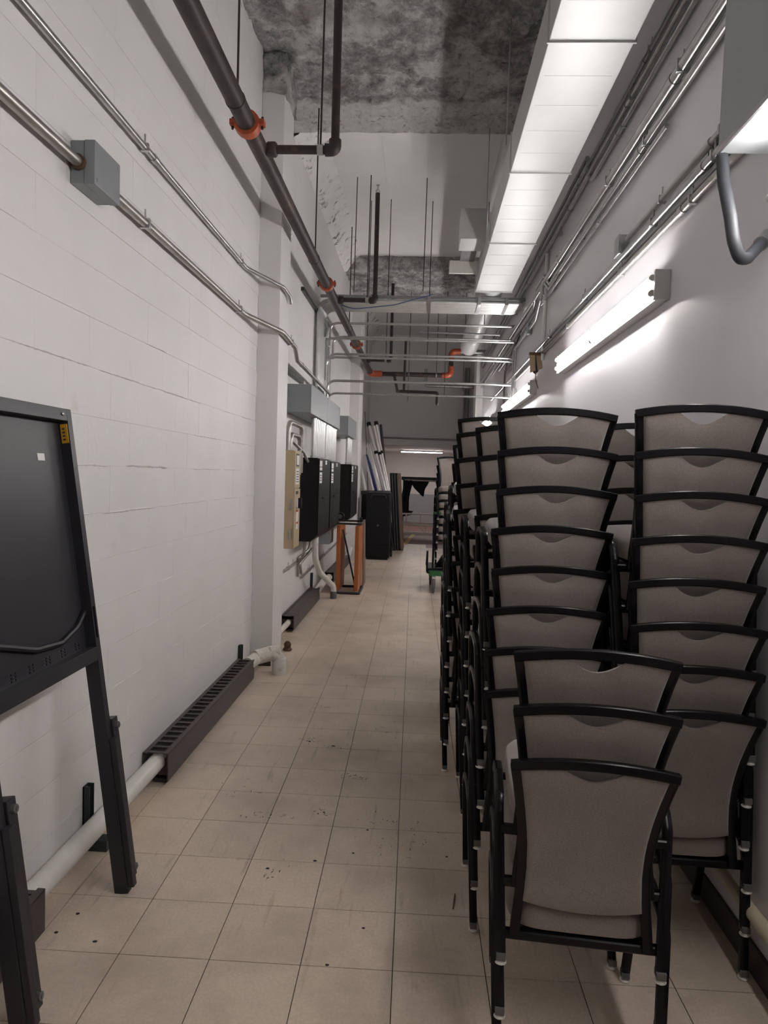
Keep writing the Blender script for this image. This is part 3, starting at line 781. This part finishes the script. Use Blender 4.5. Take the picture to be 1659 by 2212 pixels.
for ys_, z0, lab, g in (([7.56, 7.69, 7.82, 7.95, 8.08, 8.21, 8.31], 1.787, 'bright conduit into the first black panel, %s from tan switch box', 'conduits into first panel'),
                 ([8.52, 8.66, 8.80, 8.94, 9.08], 1.777, 'bright conduit into the middle black panel, %s from first panel', 'conduits into middle panel'),
                 ([9.20, 9.30, 9.39], 1.777, 'bright conduit at the long pull box end, %s past middle group', 'conduits at pull box end'),
                 ([11.02, 11.18, 11.34, 11.5], 1.777, 'bright conduit under short pull box, %s from grey trough', 'conduits under short pull box')):
    for q, y in enumerate(ys_): drop(y, -1.185, z0, 2.222 if y < 10 else 2.203, lab % ORD[q].replace('bottom', 'first'), g)
for k, (a, b, zt) in enumerate(((6.58, 7.30, 2.10), (6.70, 7.20, 1.99))):
    conduit(['outer', 'inner'][k]+' bent conduit looping above the tan switch box', [(-1.27, a, 1.832), (-1.27, a, zt), (-1.27, b, zt), (-1.27, b, 1.60 if k else 1.62)], .022, 'old_galvanized', .10)
conduit('angled conduit dropping from switch box loop to panel', [(-1.30, 6.80, 1.95), (-1.25, 7.35, 1.83), (-1.22, 7.44, 1.74)], .016, 'old_galvanized', .05)
# vertical conduits rising above the long pull box; some turn across the corridor as a flat bundle
ZT = 3.74
for k in range(8):
    y = 8.62+.060*k
    conduit('conduit in the flat crossing bundle, %s from the strut' % ORD[k].replace('bottom', 'first'), [(-1.325, y, 2.507), (-1.325, y, ZT-.002*k), (XR-.03, y, ZT-.002*k)], .026, 'bundle_steel', .16, group='flat bundle of conduits across the corridor', n=12)
t = empty('strut_channel', (0, 8.56, ZT+.035)); tag(t, 'dark steel strut channel above the conduit bundle', 'strut')
MB().box(-1.30, XR-.002, -.022, .022, -.015, .014).build('channel', 'dark_conduit', t, smooth=False)
for x in (.02, .62, .95):
    MB().box(x-.018, x+.018, -.025, .50, -.076, -.068).box(x-.018, x+.018, -.030, -.024, -.076, .01).build('clamp', 'galvanized', t, smooth=False)
MB().tube([(.05, -.03, .03), (-.4, -.03, -.10), (-.9, -.03, -.16), (-1.15, .02, -.06)], .006, 8, bend=.3).build('blue_wire', 'wire_blue', t)
t = empty('wall_strut', (XL, 8.0, 3.62)); tag(t, 'black strut bar on the wall under the pipe shadow', 'strut')
MB().box(.0, .035, -.35, .95, -.02, .02).build('bar', 'black_steel', t, smooth=False)
t = empty('wall_strut', (XL, 6.95, 2.62)); tag(t, 'black strut bar just above the long grey pull box', 'strut')
MB().box(.0, .05, -.55, .75, -.022, .022).build('bar', 'black_steel', t, smooth=False)
for i, (y, r) in enumerate(((9.28, .016), (9.42, .016), (9.60, .02), (9.74, .02))):
    conduit(['first', 'second', 'third', 'fourth'][i]+' upright conduit past the bundle, counted from the bundle', [(-1.33, y, 2.51 if y < 9.44 else 2.0), (-1.33, y, 3.55-.1*i)], r, 'galvanized', .05)
t = empty('pulling_elbow', (-1.27, 8.95, 3.35)); tag(t, 'small bent steel elbow among the upright conduits', 'conduit fitting')
MB().tube([(0, 0, 0), (.02, 0, .12), (-.02, 0, .22)], .03, 10, bend=.05).build('body', 'galvanized', t)
# single conduits crossing the corridor
for i, (z, y, xl, xr, r, mt_, word) in enumerate((
    (3.60, 9.25, -1.22, 1.12, .0165, 'galvanized', 'highest'), (3.46, 9.45, -1.20, 1.12, .0155, 'galvanized', 'second highest'),
    (3.37, 9.10, -1.30, 1.15, .0145, 'galvanized', 'third highest'), (3.205, 9.30, -1.24, 1.13, .0155, 'galvanized', 'fourth highest'),
    (3.145, 9.20, -1.25, 1.13, .0150, 'galvanized', 'third lowest'), (2.855, 9.30, -1.24, 1.14, .0165, 'galvanized', 'second lowest'),
    (2.695, 9.35, -1.24, 1.14, .0135, 'galvanized', 'lowest'))):
    if i in (3, 4): end = [(xr, y, z), (xr+.02, y+.14, z-.02), (xr+.02, y+.9, z-.02)]
    else: end = [(xr+.02, y, z)]
    conduit(f'{word} single conduit crossing between the two walls', [(xl-.05, y, z-.30), (xl-.05, y, z)] + end, r, mt_, .12,
            couple=[], group=None)
t = conduit('short thick conduit stub hanging below the highest crossing conduit', [(-.1, 9.7, 3.60), (1.0, 9.7, 3.58)], .013, 'dark_conduit', 0)

# ================================================================ SPRINKLER PIPING
MX, MZ = -1.065, 3.605
t = empty('sprinkler_pipe', (MX, YB, MZ)); tag(t, 'black iron sprinkler main with orange couplings, branches and risers', 'sprinkler pipe')
def L(p): return (p[0]-MX, p[1]-YB, p[2]-MZ)
def LL(ps): return [L(p) for p in ps]
MB().tube(LL([(MX, YB+.01, MZ), (MX, 13.55, MZ)]), .052, 18).build('main_pipe', 'black_iron', t)
MB().tube(LL([(-.86, 13.80, MZ), (.35, 13.80, MZ)]), .045, 16).build('cross_pipe', 'black_iron', t)
MB().tube(LL([(.50, 13.80, 3.76), (.50, 13.80, 3.93)]), .045, 16).build('riser_pipe', 'black_iron', t)
MB().tube(LL([(.66, 13.80, 4.07), (XR-.001, 13.80, 4.07)]), .045, 16).build('wall_pipe', 'dark_conduit', t)
def coupling(c, axis, r=.052):
    c = L(c); cm = MB().lathe([(r+.004, -.038), (r+.020, -.034), (r+.024, -.012), (r+.024, .012), (r+.020, .034), (r+.004, .038)], c, axis, 20)
    for s_ in (-1, 1):
        d = Vector(c) + (Vector((s_*(r+.032), 0, .005)) if axis != 'X' else Vector((0, 0, s_*(r+.032))))
        cm.box(d.x-.016, d.x+.016, d.y-.026, d.y+.026, d.z-.017, d.z+.017, bev=.005)
    cp = cm.build('coupling', 'orange_coupling', t)
    for s_ in (-1, 1):
        d = Vector(c) + (Vector((s_*(r+.034), 0, .005)) if axis != 'X' else Vector((0, 0, s_*(r+.034))))
        MB().tube([d+Vector((0, 0, -.034)), d+Vector((0, 0, .034))], .007, 8).build('bolt', 'black_iron', cp)
for y in (.6, 4.06, 7.40, 10.78): coupling((MX, y, MZ), 'Y')
def elbow(pts, r=.056):
    MB().tube(LL(pts), r, 16, bend=.10).build('elbow', 'orange_coupling', t)
elbow([(MX, 13.52, MZ), (MX, 13.80, MZ), (-.84, 13.80, MZ)], .060)
elbow([(.33, 13.80, MZ), (.50, 13.80, MZ), (.50, 13.80, 3.78)]); elbow([(.50, 13.80, 3.91), (.50, 13.80, 4.07), (.68, 13.80, 4.07)])
for y, zt in ((4.37, 4.82), (8.05, 4.80), (12.2, 4.92)):
    r = .026
    MB().tube(LL([(MX+.03, y, MZ), (-.60, y, MZ)]), r, 12).build('branch', 'black_iron', t)
    MB().lathe([(.040, -.03), (.046, -.02), (.046, .02), (.038, .03)], L((MX+.075, y, MZ)), 'X', 14).build('tee', 'black_iron', t)
    MB().tube(LL([(-.66, y, MZ), (-.60, y, MZ), (-.60, y, MZ+.06)]), r+.012, 14, bend=.05).build('elbow', 'black_iron', t)
    rs = MB().tube(LL([(-.60, y, MZ+.03), (-.605, y, zt)]), r, 12).build('riser', 'black_iron', t)
    MB().lathe([(.020, 0), (.030, .02), (.012, .05), (.010, .08), (.022, .085), (.022, .09)], L((-.605, y, zt)), 'Z', 12).build('sprinkler_head', 'galvanized', rs)
    hg = MB().lathe([(r+.006, -.018), (r+.006, .018)], L((-.69, y, MZ)), 'X', 14).build('hanger', 'galvanized', t)
    MB().tube(LL([(-.69, y, MZ+r), (-.685, y, 5.0)]), .006, 6).build('rod', 'black_iron', hg)
# drop branch beyond the cross main
MB().tube(LL([(-.60, 13.78, MZ-.03), (-.47, 12.2, 3.08), (-.40, 12.0, 3.06), (.22, 12.0, 3.05), (.22, 12.0, 2.94)]), .026, 10, bend=.03).build('branch', 'black_iron', t)
MB().tube(LL([(-.35, 12.0, 3.06), (-.345, 12.0, 3.92)]), .022, 10).build('riser', 'black_iron', t)
MB().lathe([(.026, 0), (.030, -.05), (.020, -.11)], L((.22, 12.0, 2.95)), 'Z', 12).build('sprinkler_head', 'black_iron', t)
for y in (3.80, 6.54, 9.6, 12.6):
    hg = MB().lathe([(.055, -.012), (.055, .012)], L((MX, y, MZ)), 'Y', 18).build('hanger', 'black_iron', t)
    MB().tube(LL([(MX+.01, y, MZ+.055), (MX+.01, y, 4.96)]), .0065, 6).build('rod', 'black_iron', hg)
for x in (-.32, .22):
    hg = MB().lathe([(.049, -.012), (.049, .012)], L((x, 13.80, MZ)), 'X', 18).build('hanger', 'galvanized', t)
    MB().tube(LL([(x, 13.80, MZ+.045), (x, 13.80, 5.0)]), .006, 6).build('rod', 'black_iron', hg)
pipe_thing('fire_pipe', 'dark pipe crossing to the right wall before the far header', 'pipe', [(.02, 15.0, 3.9), (.02, 15.0, 3.55), (XR-.001, 15.0, 3.545)], .035, 'dark_conduit', .06)
# thin hanger rods from the ceiling to the crossing conduits
for i, (x, y, z0, z1) in enumerate(((-.90, 8.59, 3.86, 5.2), (-.78, 9.3, 3.62, 5.2), (-.06, 8.59, 3.86, 5.2), (.02, 9.3, 3.22, 5.2), (-.52, 9.25, 3.61, 5.2), (-.30, 12.9, 3.0, 4.98), (.36, 12.9, 3.1, 4.98), (.70, 12.9, 3.2, 4.98), (.75, 9.3, 3.61, 5.2))):
    tg = MB().tube([(x, y, z0), (x+.004, y, z1)], .0052, 6).build('hanger_rod', 'black_iron'); tag(tg, 'thin black ceiling rod '+['over the strut end by the left wall', 'over the highest crossing conduit near the left wall', 'over the middle of the strut', 'reaching down to the fourth crossing conduit', 'over the highest crossing conduit beside a riser', 'hanging past the far beam above the branch pipe', 'hanging past the far beam beside the orange elbow', 'hanging past the far beam under the round duct', 'over the highest crossing conduit beside the round duct'][i], 'hanger rod', 'thin ceiling hanger rods')

# ================================================================ DUCTWORK
t = empty('air_duct', (.555, YB, 3.80)); tag(t, 'long rectangular galvanized air duct hung beside right wall', 'air duct')
DW, DH = .42, .27
ys_ = [-5.0, -3.9, -2.38, -.88, .62, 2.12, 3.62, 5.12, 6.63, 8.32]
for a, b in zip(ys_, ys_[1:]):
    sec = MB().box(0, DW, a-YB+.004, b-YB-.004, 0, DH, bev=.004).build('duct_section', 'duct_steel', t)
    n = int((b-a)/.29)
    for k in range(1, n):
        y = a-YB+(b-a)*k/n
        MB().box(.03, DW-.03, y-.002, y+.002, -.0012, .001, bev=.0005).build('crease', 'duct_steel', sec)
for y in ys_[1:]:
    MB().box(-.010, DW+.010, y-YB-.006, y-YB+.006, -.010, DH+.010, bev=.002).build('joint_flange', 'duct_steel', t)
rd = MB().tube([(DW*.5, 8.3-YB, DH*.5+.02), (DW*.5, 12.65-YB, DH*.5+.02)], .155, 28).build('round_duct', 'duct_steel', t)
for y in (9.2, 10.4, 11.6): MB().lathe([(.157, -.008), (.160, 0), (.157, .008)], (DW*.5, y-YB, DH*.5+.02), 'Y', 28).build('seam_ring', 'duct_steel', rd)
MB().lathe([(.155, 0), (.14, .05), (.10, .08)], (DW*.5, 12.65-YB, DH*.5+.02), 'Y', 28).build('end_cap', 'duct_steel', t)
bd = MB().box(-.25, .004, 7.12-YB, 7.50-YB, .20, .50, bev=.004).build('side_branch', 'duct_steel', t)
MB().box(-.21, -.05, 7.50-YB, 8.02-YB, .25, .40, bev=.003).build('branch_collar', 'dark_conduit', t)
MB().box(-.325, -.004, 8.02-YB, 8.06-YB, .12, .26, bev=.003).build('support_board', 'pipe_white', t)
for y in (5.3, 6.9): MB().tube([(-.02, y-YB, DH), (-.02, y-YB, 1.39)], .005, 6).build('hanger', 'galvanized', t)
for y in (4.2, 7.6): MB().tube([(DW+.01, y-YB, DH-.02), (DW+.05, y-YB, DH+.16), (DW+.05, y-YB, 1.0)], .004, 6).build('hanger', 'black_iron', t)
# ---- grey air unit, top right
t = empty('air_unit', (.955, 1.2, 2.74)); tag(t, 'grey steel air unit hung on wall above the short stack', 'air unit')
MB().box(0, .214, 0, 1.26, .006, .98, bev=.003).build('casing', 'hvac_grey', t)
MB().box(-.002, .214, 0, 1.262, 0, .0055).build('bottom_panel', 'hvac_grey', t, smooth=False)
MB().box(-.004, .004, -.002, 1.264, -.004, .012).build('edge_trim', 'galvanized', t, smooth=False)
t = empty('flexible_conduit', (.985, 2.40, 2.738)); tag(t, 'grey flexible conduit looping below the air unit', 'flexible conduit')
fl = [(-.01, .075, 0), (-.01, .045, -.105), (-.01, -.02, -.235), (-.005, -.045, -.325), (.02, -.035, -.375), (.065, .01, -.36), (.16, .10, -.265)]
MB().tube(fl, .020, 12, bend=.06).build('hose', 'flex_grey', t)
MB().tube([(.135, .075, -.29), (.175, .115, -.25)], .026, 10).build('connector', 'galvanized', t)

# ================================================================ RIGHT WALL CONDUITS
def rrun(label, z, dx, r, y0, y1, m_='galvanized', strap_y=(), kinks=()):
    x = XR-dx
    pts = [(x, y0, z)] + [(XR-kx, ky, kz) for kx, ky, kz in kinks] + [(x if not kinks else XR-kinks[-1][0], y1, z if not kinks else kinks[-1][2])]
    return conduit(label, pts, r, m_, .10, strap=[(x, y, z) for y in strap_y], couple=[(x, strap_y[0]+.12, z)] if strap_y else [])
rrun('topmost conduit on the right wall', 3.93, .030, .016, .2, 17.6, 'galvanized', (3.9, 5.6, 7.4, 9.6))
rrun('second conduit from the top on the right wall', 3.85, .035, .020, .2, 17.6, 'galvanized', (4.2, 5.9, 8.1))
rrun('conduit with an upward jog high on the right wall', 3.78, .030, .016, .2, 17.0, 'galvanized', (4.4, 6.3), kinks=((.030, 5.2, 3.78), (.030, 5.35, 4.02), (.030, 9.0, 4.02)))
rrun('thick bright conduit above the wall box line', 3.53, .045, .028, 2.47, 15.5, 'galvanized', (3.35, 4.6, 6.2, 8.3))
rrun('conduit just under the thick bright conduit', 3.45, .030, .020, 2.47, 15.5, 'galvanized', (3.9, 5.4, 7.0), kinks=((.030, 6.7, 3.45), (.045, 6.95, 3.60), (.045, 7.4, 3.60), (.03, 7.7, 3.45)))
rrun('slim conduit under the thick bright pair', 3.385, .025, .013, 3.6, 12.0, 'galvanized', (4.9, 6.5))
rrun('upper of the three lower wall conduits', 3.03, .030, .0165, 2.47, 4.18, 'galvanized', (2.9, 3.6))
rrun('middle of the three lower wall conduits', 2.955, .035, .0175, 2.47, 12.0, 'galvanized', (2.95, 3.7, 5.2, 6.6))
rrun('lowest of the three lower wall conduits', 2.875, .025, .0165, 2.47, 9.0, 'old_galvanized', (3.2, 4.3, 5.8))
rrun('dark cable run below the lower conduits', 2.915, .018, .010, 2.6, 9.0, 'dark_conduit', ())
conduit('upright white conduit dropping to the torn cardboard flap', [(XR-.022, 7.0, 3.90), (XR-.022, 7.0, 2.80)], .018, 'bare_white', 0)
conduit('black cable hanging from the upper conduits past the cardboard', [(XR-.03, 8.6, 3.40), (XR-.05, 9.7, 3.22), (XR-.06, 9.9, 3.10), (XR-.06, 9.9, 2.55), (XR-.03, 9.6, 2.3)], .013, 'black_iron', .1)
for i, y in enumerate((9.05, 9.25)):
    conduit(['left', 'right'][i]+' of two short upright conduits behind the second light', [(XR-.03, y, 3.30), (XR-.03, y, 2.78)], .014, 'galvanized', 0)
    tb = MB().box(XR-.055, XR-.001, y-.03, y+.03, 2.66, 2.78, bev=.003).build('switch_box', 'galvanized'); tag(tb, ['small steel box below the left short upright conduit', 'small steel box below the right short upright conduit'][i], 'junction box', 'small boxes behind the second light')
t = empty('wall_junction_box', (XR, 4.28, 3.02)); tag(t, 'steel junction box joining the lower wall conduits', 'junction box')
MB().box(-.06, -.0005, -.05, .05, -.055, .055, bev=.003).build('body', 'galvanized', t); MB().box(-.066, -.061, -.052, .052, -.057, .057, bev=.002).build('cover', 'galvanized', t)
t = empty('hanging_bracket', (XR, 7.95, 3.32)); tag(t, 'small grey box hanging below the slim conduit', 'junction box')
MB().box(-.05, -.0005, -.04, .04, -.08, .04, bev=.003).build('body', 'panel_grey', t)
t = empty('painted_hole', (XR, 3.05, 3.02)); tag(t, 'ragged black plate painting the dark of a hole between the conduits', 'cover plate')
MB().prism([(-.06, -.05), (.05, -.06), (.06, .03), (.0, .055), (-.05, .03)], 'X', -.004, -.0005).build('plate', 'black_plastic', t)  # flat black sheet painted in for the shade inside a wall hole
# conduit fitting kink (offset bends) near the upright
conduit('offset bend conduit beside the upright white conduit', [(XR-.03, 6.3, 3.42), (XR-.03, 6.75, 3.42), (XR-.06, 6.95, 3.56), (XR-.06, 7.05, 3.40), (XR-.03, 7.5, 3.30), (XR-.03, 11.0, 3.30)], .016, 'galvanized', .06)
# torn cardboard flap and cord
t = empty('torn_flap', (XR, 7.05, 2.83)); tag(t, 'torn cardboard flap with a dangling cord', 'cardboard')
MB().prism([(-.150, .02), (-.095, .045), (-.085, -.13), (-.135, -.15)], 'Y', -.030, -.026).build('left_sheet', 'cardboard', t)
MB().prism([(-.085, .045), (-.030, .03), (-.012, -.10), (-.060, -.125)], 'Y', -.012, -.008).build('right_sheet', 'cardboard', t)
MB().prism([(-.110, .03), (-.060, .035), (-.050, -.13), (-.080, -.16), (-.105, -.14)], 'Y', .004, .008).build('dark_lining', 'flex_grey', t)
MB().tube([(-.075, .004, -.14), (-.078, .0, -.20), (-.065, .0, -.25), (-.045, .0, -.30)], .004, 6, bend=.02).build('cord', 'straw', t)
MB().box(-.15, -.0005, -.032, .012, .022, .05).build('mount', 'rust', t)
pipe_thing('wall_pipe', 'cream pipe low along the right wall behind chairs', 'pipe', [(XR-.024, .3, .215), (XR-.024, 6.6, .215)], .0235, 'cream_pipe')
for i, x in enumerate((1.02, 1.10)):
    pipe_thing('standpipe', ['thin', 'thicker'][i]+' upright grey pipe on the header wall', 'pipe', [(x, YF-.03, 2.42), (x, YF-.03, 4.4)], .022+.012*i, 'dark_conduit')
pipe_thing('header_conduit', 'grey conduit along the bottom of the far header wall', 'conduit', [(XL+.3, YF-.025, 2.585), (XR-.005, YF-.025, 2.575)], .024, 'dark_conduit')

# ================================================================ ORANGE-SIDED FRAME
t = empty('padded_frame', (-.94, 9.52, 0)); tag(t, 'black metal frame with two upright rust-orange boards', 'frame')
for x in (-.145, .105):
    MB().box(x-.028, x+.028, -.19, .40, .045, .93, bev=.010).build('board', 'orange_wood', t)
MB().rtube([(-.20, -.20, .955), (.15, -.20, .955), (.15, .41, .955), (-.20, .41, .955), (-.20, -.18, .955)], .013, .013, bend=.02).build('top_frame', 'black_steel', t)
MB().rtube([(-.20, -.20, .016), (.15, -.20, .016), (.15, .41, .016), (-.20, .41, .016), (-.20, -.18, .016)], .015, .015, bend=.02).build('bottom_frame', 'black_steel', t)
MB().rtube([(-.11, .0, .86), (.07, .0, .12)], .011, .008).build('diagonal_brace', 'black_steel', t)
MB().box(.085, .125, .34, .39, .968, 1.01, bev=.003).build('latch', 'black_plastic', t)
wv = MB().lathe([(.02, -.018), (.058, -.018), (.064, 0), (.058, .018), (.02, .018)], (-.16, .05, 1.035), 'Y', 20).build('wheel', 'black_plastic', t)
MB().lathe([(.030, -.021), (.030, .021)], (-.16, .05, 1.035), 'Y', 16).build('hub', 'collar_plastic', wv)

# ================================================================ BACK CORNER
t = empty('equipment_case', (-.80, 13.30, 0)); tag(t, 'tall black plastic equipment case standing on end', 'case')
MB().box(-.235, .235, 0, .36, .03, 1.29, bev=.035).build('shell', 'black_plastic', t)
MB().box(-.215, .215, -.012, .02, .30, 1.02, bev=.006).build('face_panel', 'black_plastic', t)
MB().box(-.225, .225, -.016, .02, .06, .26, bev=.010).build('lower_panel', 'black_plastic', t)
MB().tube([(-.15, -.01, 1.18), (-.12, -.03, 1.24), (.12, -.03, 1.24), (.15, -.01, 1.18)], .012, 8, bend=.03).build('handle', 'black_steel', t)
MB().lathe([(.022, 0), (.020, -.006)], (0, -.012, .66), 'Y', 16).build('badge', 'collar_plastic', t)
MB().box(-.20, .20, .0, .36, 0, .035, bev=.004).build('base', 'black_plastic', t)
for z in (.18, .10):
    MB().lathe([(.02, -.02), (.055, -.02), (.06, 0), (.055, .02), (.02, .02)], (.262, .2, z), 'X', 16).build('wheel', 'black_plastic', t)
t = empty('storage_crate', (-.92, 14.2, 0)); tag(t, 'black crate behind the equipment case carrying the poles', 'crate')
MB().box(-.26, .26, -.30, .55, 0, 1.27, bev=.01).build('body', 'black_plastic', t); MB().box(-.275, .275, -.315, .565, 1.225, 1.295, bev=.008).build('lid', 'black_steel', t)
for i, (b, a, r, mt_, wd) in enumerate((
    ((-.71, 14.05, 1.30), (-1.13, 14.6, 2.66), .030, 'pole_white', 'white pole with a black cap leaning over the crate'),
    ((-.68, 14.25, 1.30), (-1.03, 14.7, 2.64), .026, 'aluminium', 'silver pole leaning second over the crate'),
    ((-.66, 14.45, 1.30), (-.99, 14.75, 2.70), .026, 'aluminium', 'silver pole with a black collar leaning over the crate'),
    ((-.84, 14.02, 1.30), (-1.16, 14.55, 2.27), .030, 'pole_white', 'shorter white pole leaning over the crate'),
    ((-.96, 14.02, 1.30), (-1.19, 14.5, 2.02), .028, 'pole_white', 'short white pole beside the blue tube'),
    ((-1.12, 14.05, 1.30), (-1.25, 14.45, 1.78), .030, 'bare_white', 'shortest white pole by the pillar'),
    ((-.78, 14.55, 1.30), (-1.10, 14.75, 2.30), .022, 'aluminium', 'thin silver pole among the leaning poles'),
    ((-.90, 14.30, 1.30), (-1.18, 14.6, 2.02), .045, 'blue_plastic', 'dark blue tube leaning among the white poles'))):
    b, a = Vector(b), Vector(a); t = empty('pole', b); tag(t, wd, 'pole', 'poles leaning in the back corner')
    d = a-b
    MB().tube([(0, 0, 0), d], r, 12).build('shaft', mt_, t)
    if i in (0, 2): MB().tube([d*.98, d*1.03], r+.018, 12).build('cap', 'black_plastic', t)
    if i in (0, 1, 2): MB().tube([d*.55, d*.59], r+.010, 12).build('collar', 'black_plastic', t)
for i, (b, a) in enumerate((((-.56, 15.0, 0), (-.93, 15.3, 2.72)), ((-.60, 15.1, 0), (-1.05, 15.5, 2.70)))):
    t = MB().tube([(0, 0, 0), Vector(a)-Vector(b)], .030, 12).build('black_pole', 'black_steel'); t.location = b
    tag(t, ['tall black pole leaning past the silver poles', 'second tall black pole behind the silver poles'][i], 'pole', 'tall black poles')
t = MB().tube([(0, 0, 0), (-.10, -.15, 1.62)], .006, 6).build('antenna_rod', 'black_steel'); t.location = (-1.11, 14.6, 1.296)
tag(t, 'thin rod sticking up behind the second pillar', 'rod')
for i in range(4):
    x = -.64+.055*i
    t = empty('folding_table', (x+.12, 15.35+.04*i, 0)); tag(t, ['folded table leaning nearest the tall black poles', 'second folded table in the leaning row', 'third folded table in the leaning row', 'brown-edged folded table at the outside of the row'][i], 'folding table', 'folded tables leaning in a row')
    t.rotation_euler = (0, math.radians(-4.3), 0)
    MB().box(-.036, .010, -.35, .45, .01, 1.68, bev=.003).build('tabletop', 'wood_edge' if i == 3 else 'black_plastic', t)
    MB().box(.0105, .0135, -.352, -.34, .03, 1.66).build('edge_band', 'aluminium' if i < 3 else 'wood_edge', t)
    MB().box(-.012, .012, -.352, .452, 0, .02).build('edge_rail', 'black_steel', t)
t = empty('thin_board', (-.70, 9.98, 0)); tag(t, 'thin board leaning behind the orange-sided frame', 'board')
MB().box(-.012, .012, 0, .30, 0, .95).build('sheet', 'wood_edge', t, smooth=False); t.rotation_euler = (0, -.03, 0)
t.location = (-.80, 10.12, 0)
# rack with drapes
t = empty('drape_rack', (-.05, 20.1, 0)); tag(t, 'black rack with silver pole and dark draped cloths', 'rack')
MB().box(-.52, .95, -.10, .10, 1.50, 1.60, bev=.006).build('header_box', 'black_steel', t)
MB().tube([(-.42, -.12, 1.50), (.55, -.12, 1.49)], .022, 10).build('silver_pole', 'aluminium', t)
MB().lathe([(.06, -.05), (.06, .05)], (-.60, 0, 1.55), 'X', 14).build('end_knob', 'black_plastic', t)
for x in (-.45, .85):
    MB().rtube([(x, .02, 0), (x, .02, 1.5)], .02, .02).build('post', 'black_steel', t)
    MB().box(x-.03, x+.03, -.25, .25, 0, .03, bev=.004).build('foot', 'black_steel', t)
def cloth(name, poly, y, mt_):
    vs_ = []; fs = []; nz = 14; nx = 8
    for j in range(nz+1):
        for i in range(nx+1):
            s, q = i/nx, j/nz
            lx = poly[0][0]+(poly[3][0]-poly[0][0])*q; rx = poly[1][0]+(poly[2][0]-poly[1][0])*q
            lz = poly[0][1]+(poly[3][1]-poly[0][1])*q; rz = poly[1][1]+(poly[2][1]-poly[1][1])*q
            x = lx+(rx-lx)*s; z = lz+(rz-lz)*s
            vs_.append((x+.015*math.sin(q*7+1), y+.022*math.sin(s*14+q*2), z))
    w1 = nx+1
    for j in range(nz):
        for i in range(nx): fs.append((j*w1+i, j*w1+i+1, (j+1)*w1+i+1, (j+1)*w1+i))
    o = MB().add(vs_, fs).build(name, mt_, t)
    md = o.modifiers.new('thick', 'SOLIDIFY'); md.thickness = .012
cloth('hanging_cloth', [(-.46, 1.50), (-.22, 1.50), (-.30, .60), (-.50, .56)], -.14, 'black_cloth')
cloth('hanging_cloth', [(-.46, .66), (-.18, .62), (-.18, .52), (-.50, .45)], -.18, 'black_cloth')
cloth('hanging_cloth', [(-.30, 1.48), (.26, 1.48), (.10, 1.04), (.02, 1.10)], -.15, 'black_cloth')
t = empty('ladder', (-.05, 19.66, 0)); tag(t, 'aluminium step ladder lying on its side by the rack', 'ladder')
for z in (.03, .245, .315, .555):
    MB().box(-.60, 1.0, -.02, .02, z-.022, z+.022, bev=.003).build('rail', 'aluminium', t)
for x in (-.34, .06, .46, .86):
    MB().box(x-.018, x+.018, -.015, .03, .335, .535, bev=.003).build('step', 'aluminium', t)
for x in (-.5, -.02, .46):
    MB().rtube([(x, 0, .225), (x+.22, 0, .05)], .009, .009).build('brace', 'aluminium', t)
    MB().rtube([(x+.24, 0, .05), (x+.24, 0, .225)], .009, .009).build('brace', 'aluminium', t)

# ================================================================ SMALL LITTER
for x, y, s in ((-1.059, 2.254, .0085), (-1.189, 2.393, .0085), (-1.212, 2.287, .008), (-.39, 2.83, .009), (-.573, 2.754, .008), (-.19, 3.11, .007), (-.236, 2.908, .006), (-.151, 2.418, .006), (-.255, 2.218, .007), (-.41, 3.252, .007), (-.62, 4.12, .010), (-.47, 4.07, .010), (.165, 2.924, .006)):
    s *= .7; n = 9; pl = [(s*(1+.25*random.uniform(-1, 1))*math.cos(2*math.pi*i/n)*1.25, s*(1+.25*random.uniform(-1, 1))*math.sin(2*math.pi*i/n)) for i in range(n)]
    o = MB().prism(pl, 'Z', 0, .0012).build('dirt_speck', 'dirt_black', smooth=False); o.location = (x, y, .0002)
    tag(o, 'small black speck of dirt on the floor tiles', 'debris', 'dirt specks on the floor')
o = MB().tube([(0, 0, 0), (.006, .05, .001), (.012, .095, 0)], .0028, 7).build('straw', 'straw'); o.location = (.175, 2.56, .003)
tag(o, 'brown straw lying on the floor beside the chair stacks', 'straw')

def scuffs(cx, cy, w_, h_, n, lo=.006, hi=.028):
    mb = MB()
    for _ in range(n):
        x = cx+random.gauss(0, w_/2.2); y = cy+random.gauss(0, h_/2.2); l = random.uniform(lo, hi); a = random.uniform(.9, 2.2) if random.random() < .6 else random.uniform(-.4, .4)
        tk = random.uniform(.0014, .0042); dx, dy = math.cos(a), math.sin(a)
        pl = [(x-dx*l/2, y-dy*l/2), (x-dy*tk, y+dx*tk), (x+dx*l/2, y+dy*l/2), (x+dy*tk*.6, y-dx*tk*.6)]
        mb.prism(pl, 'Z', -.001, .0003)
    o = mb.build('scuff_mark', 'scuff_brown', floor, smooth=False); o['kind'] = 'stuff'
for c in ((-.60, 4.14, .10, .05, 14), (-.47, 4.07, .14, .05, 22), (-.30, 3.66, .14, .06, 20), (-.42, 3.25, .07, .05, 12), (-.66, 3.20, .16, .06, 16), (-.06, 3.22, .12, .06, 14), 
          (-.55, 2.72, .10, .10, 10), (-.10, 2.95, .16, .12, 9), (-.85, 3.45, .2, .2, 9), (-.60, 4.75, .2, .1, 10), (-.2, 4.4, .2, .2, 9), (.12, 3.1, .2, .15, 9), (-.50, 5.6, .3, .3, 14), (-.20, 6.8, .3, .5, 16), (-.35, 8.4, .35, .6, 14)):
    scuffs(*c)
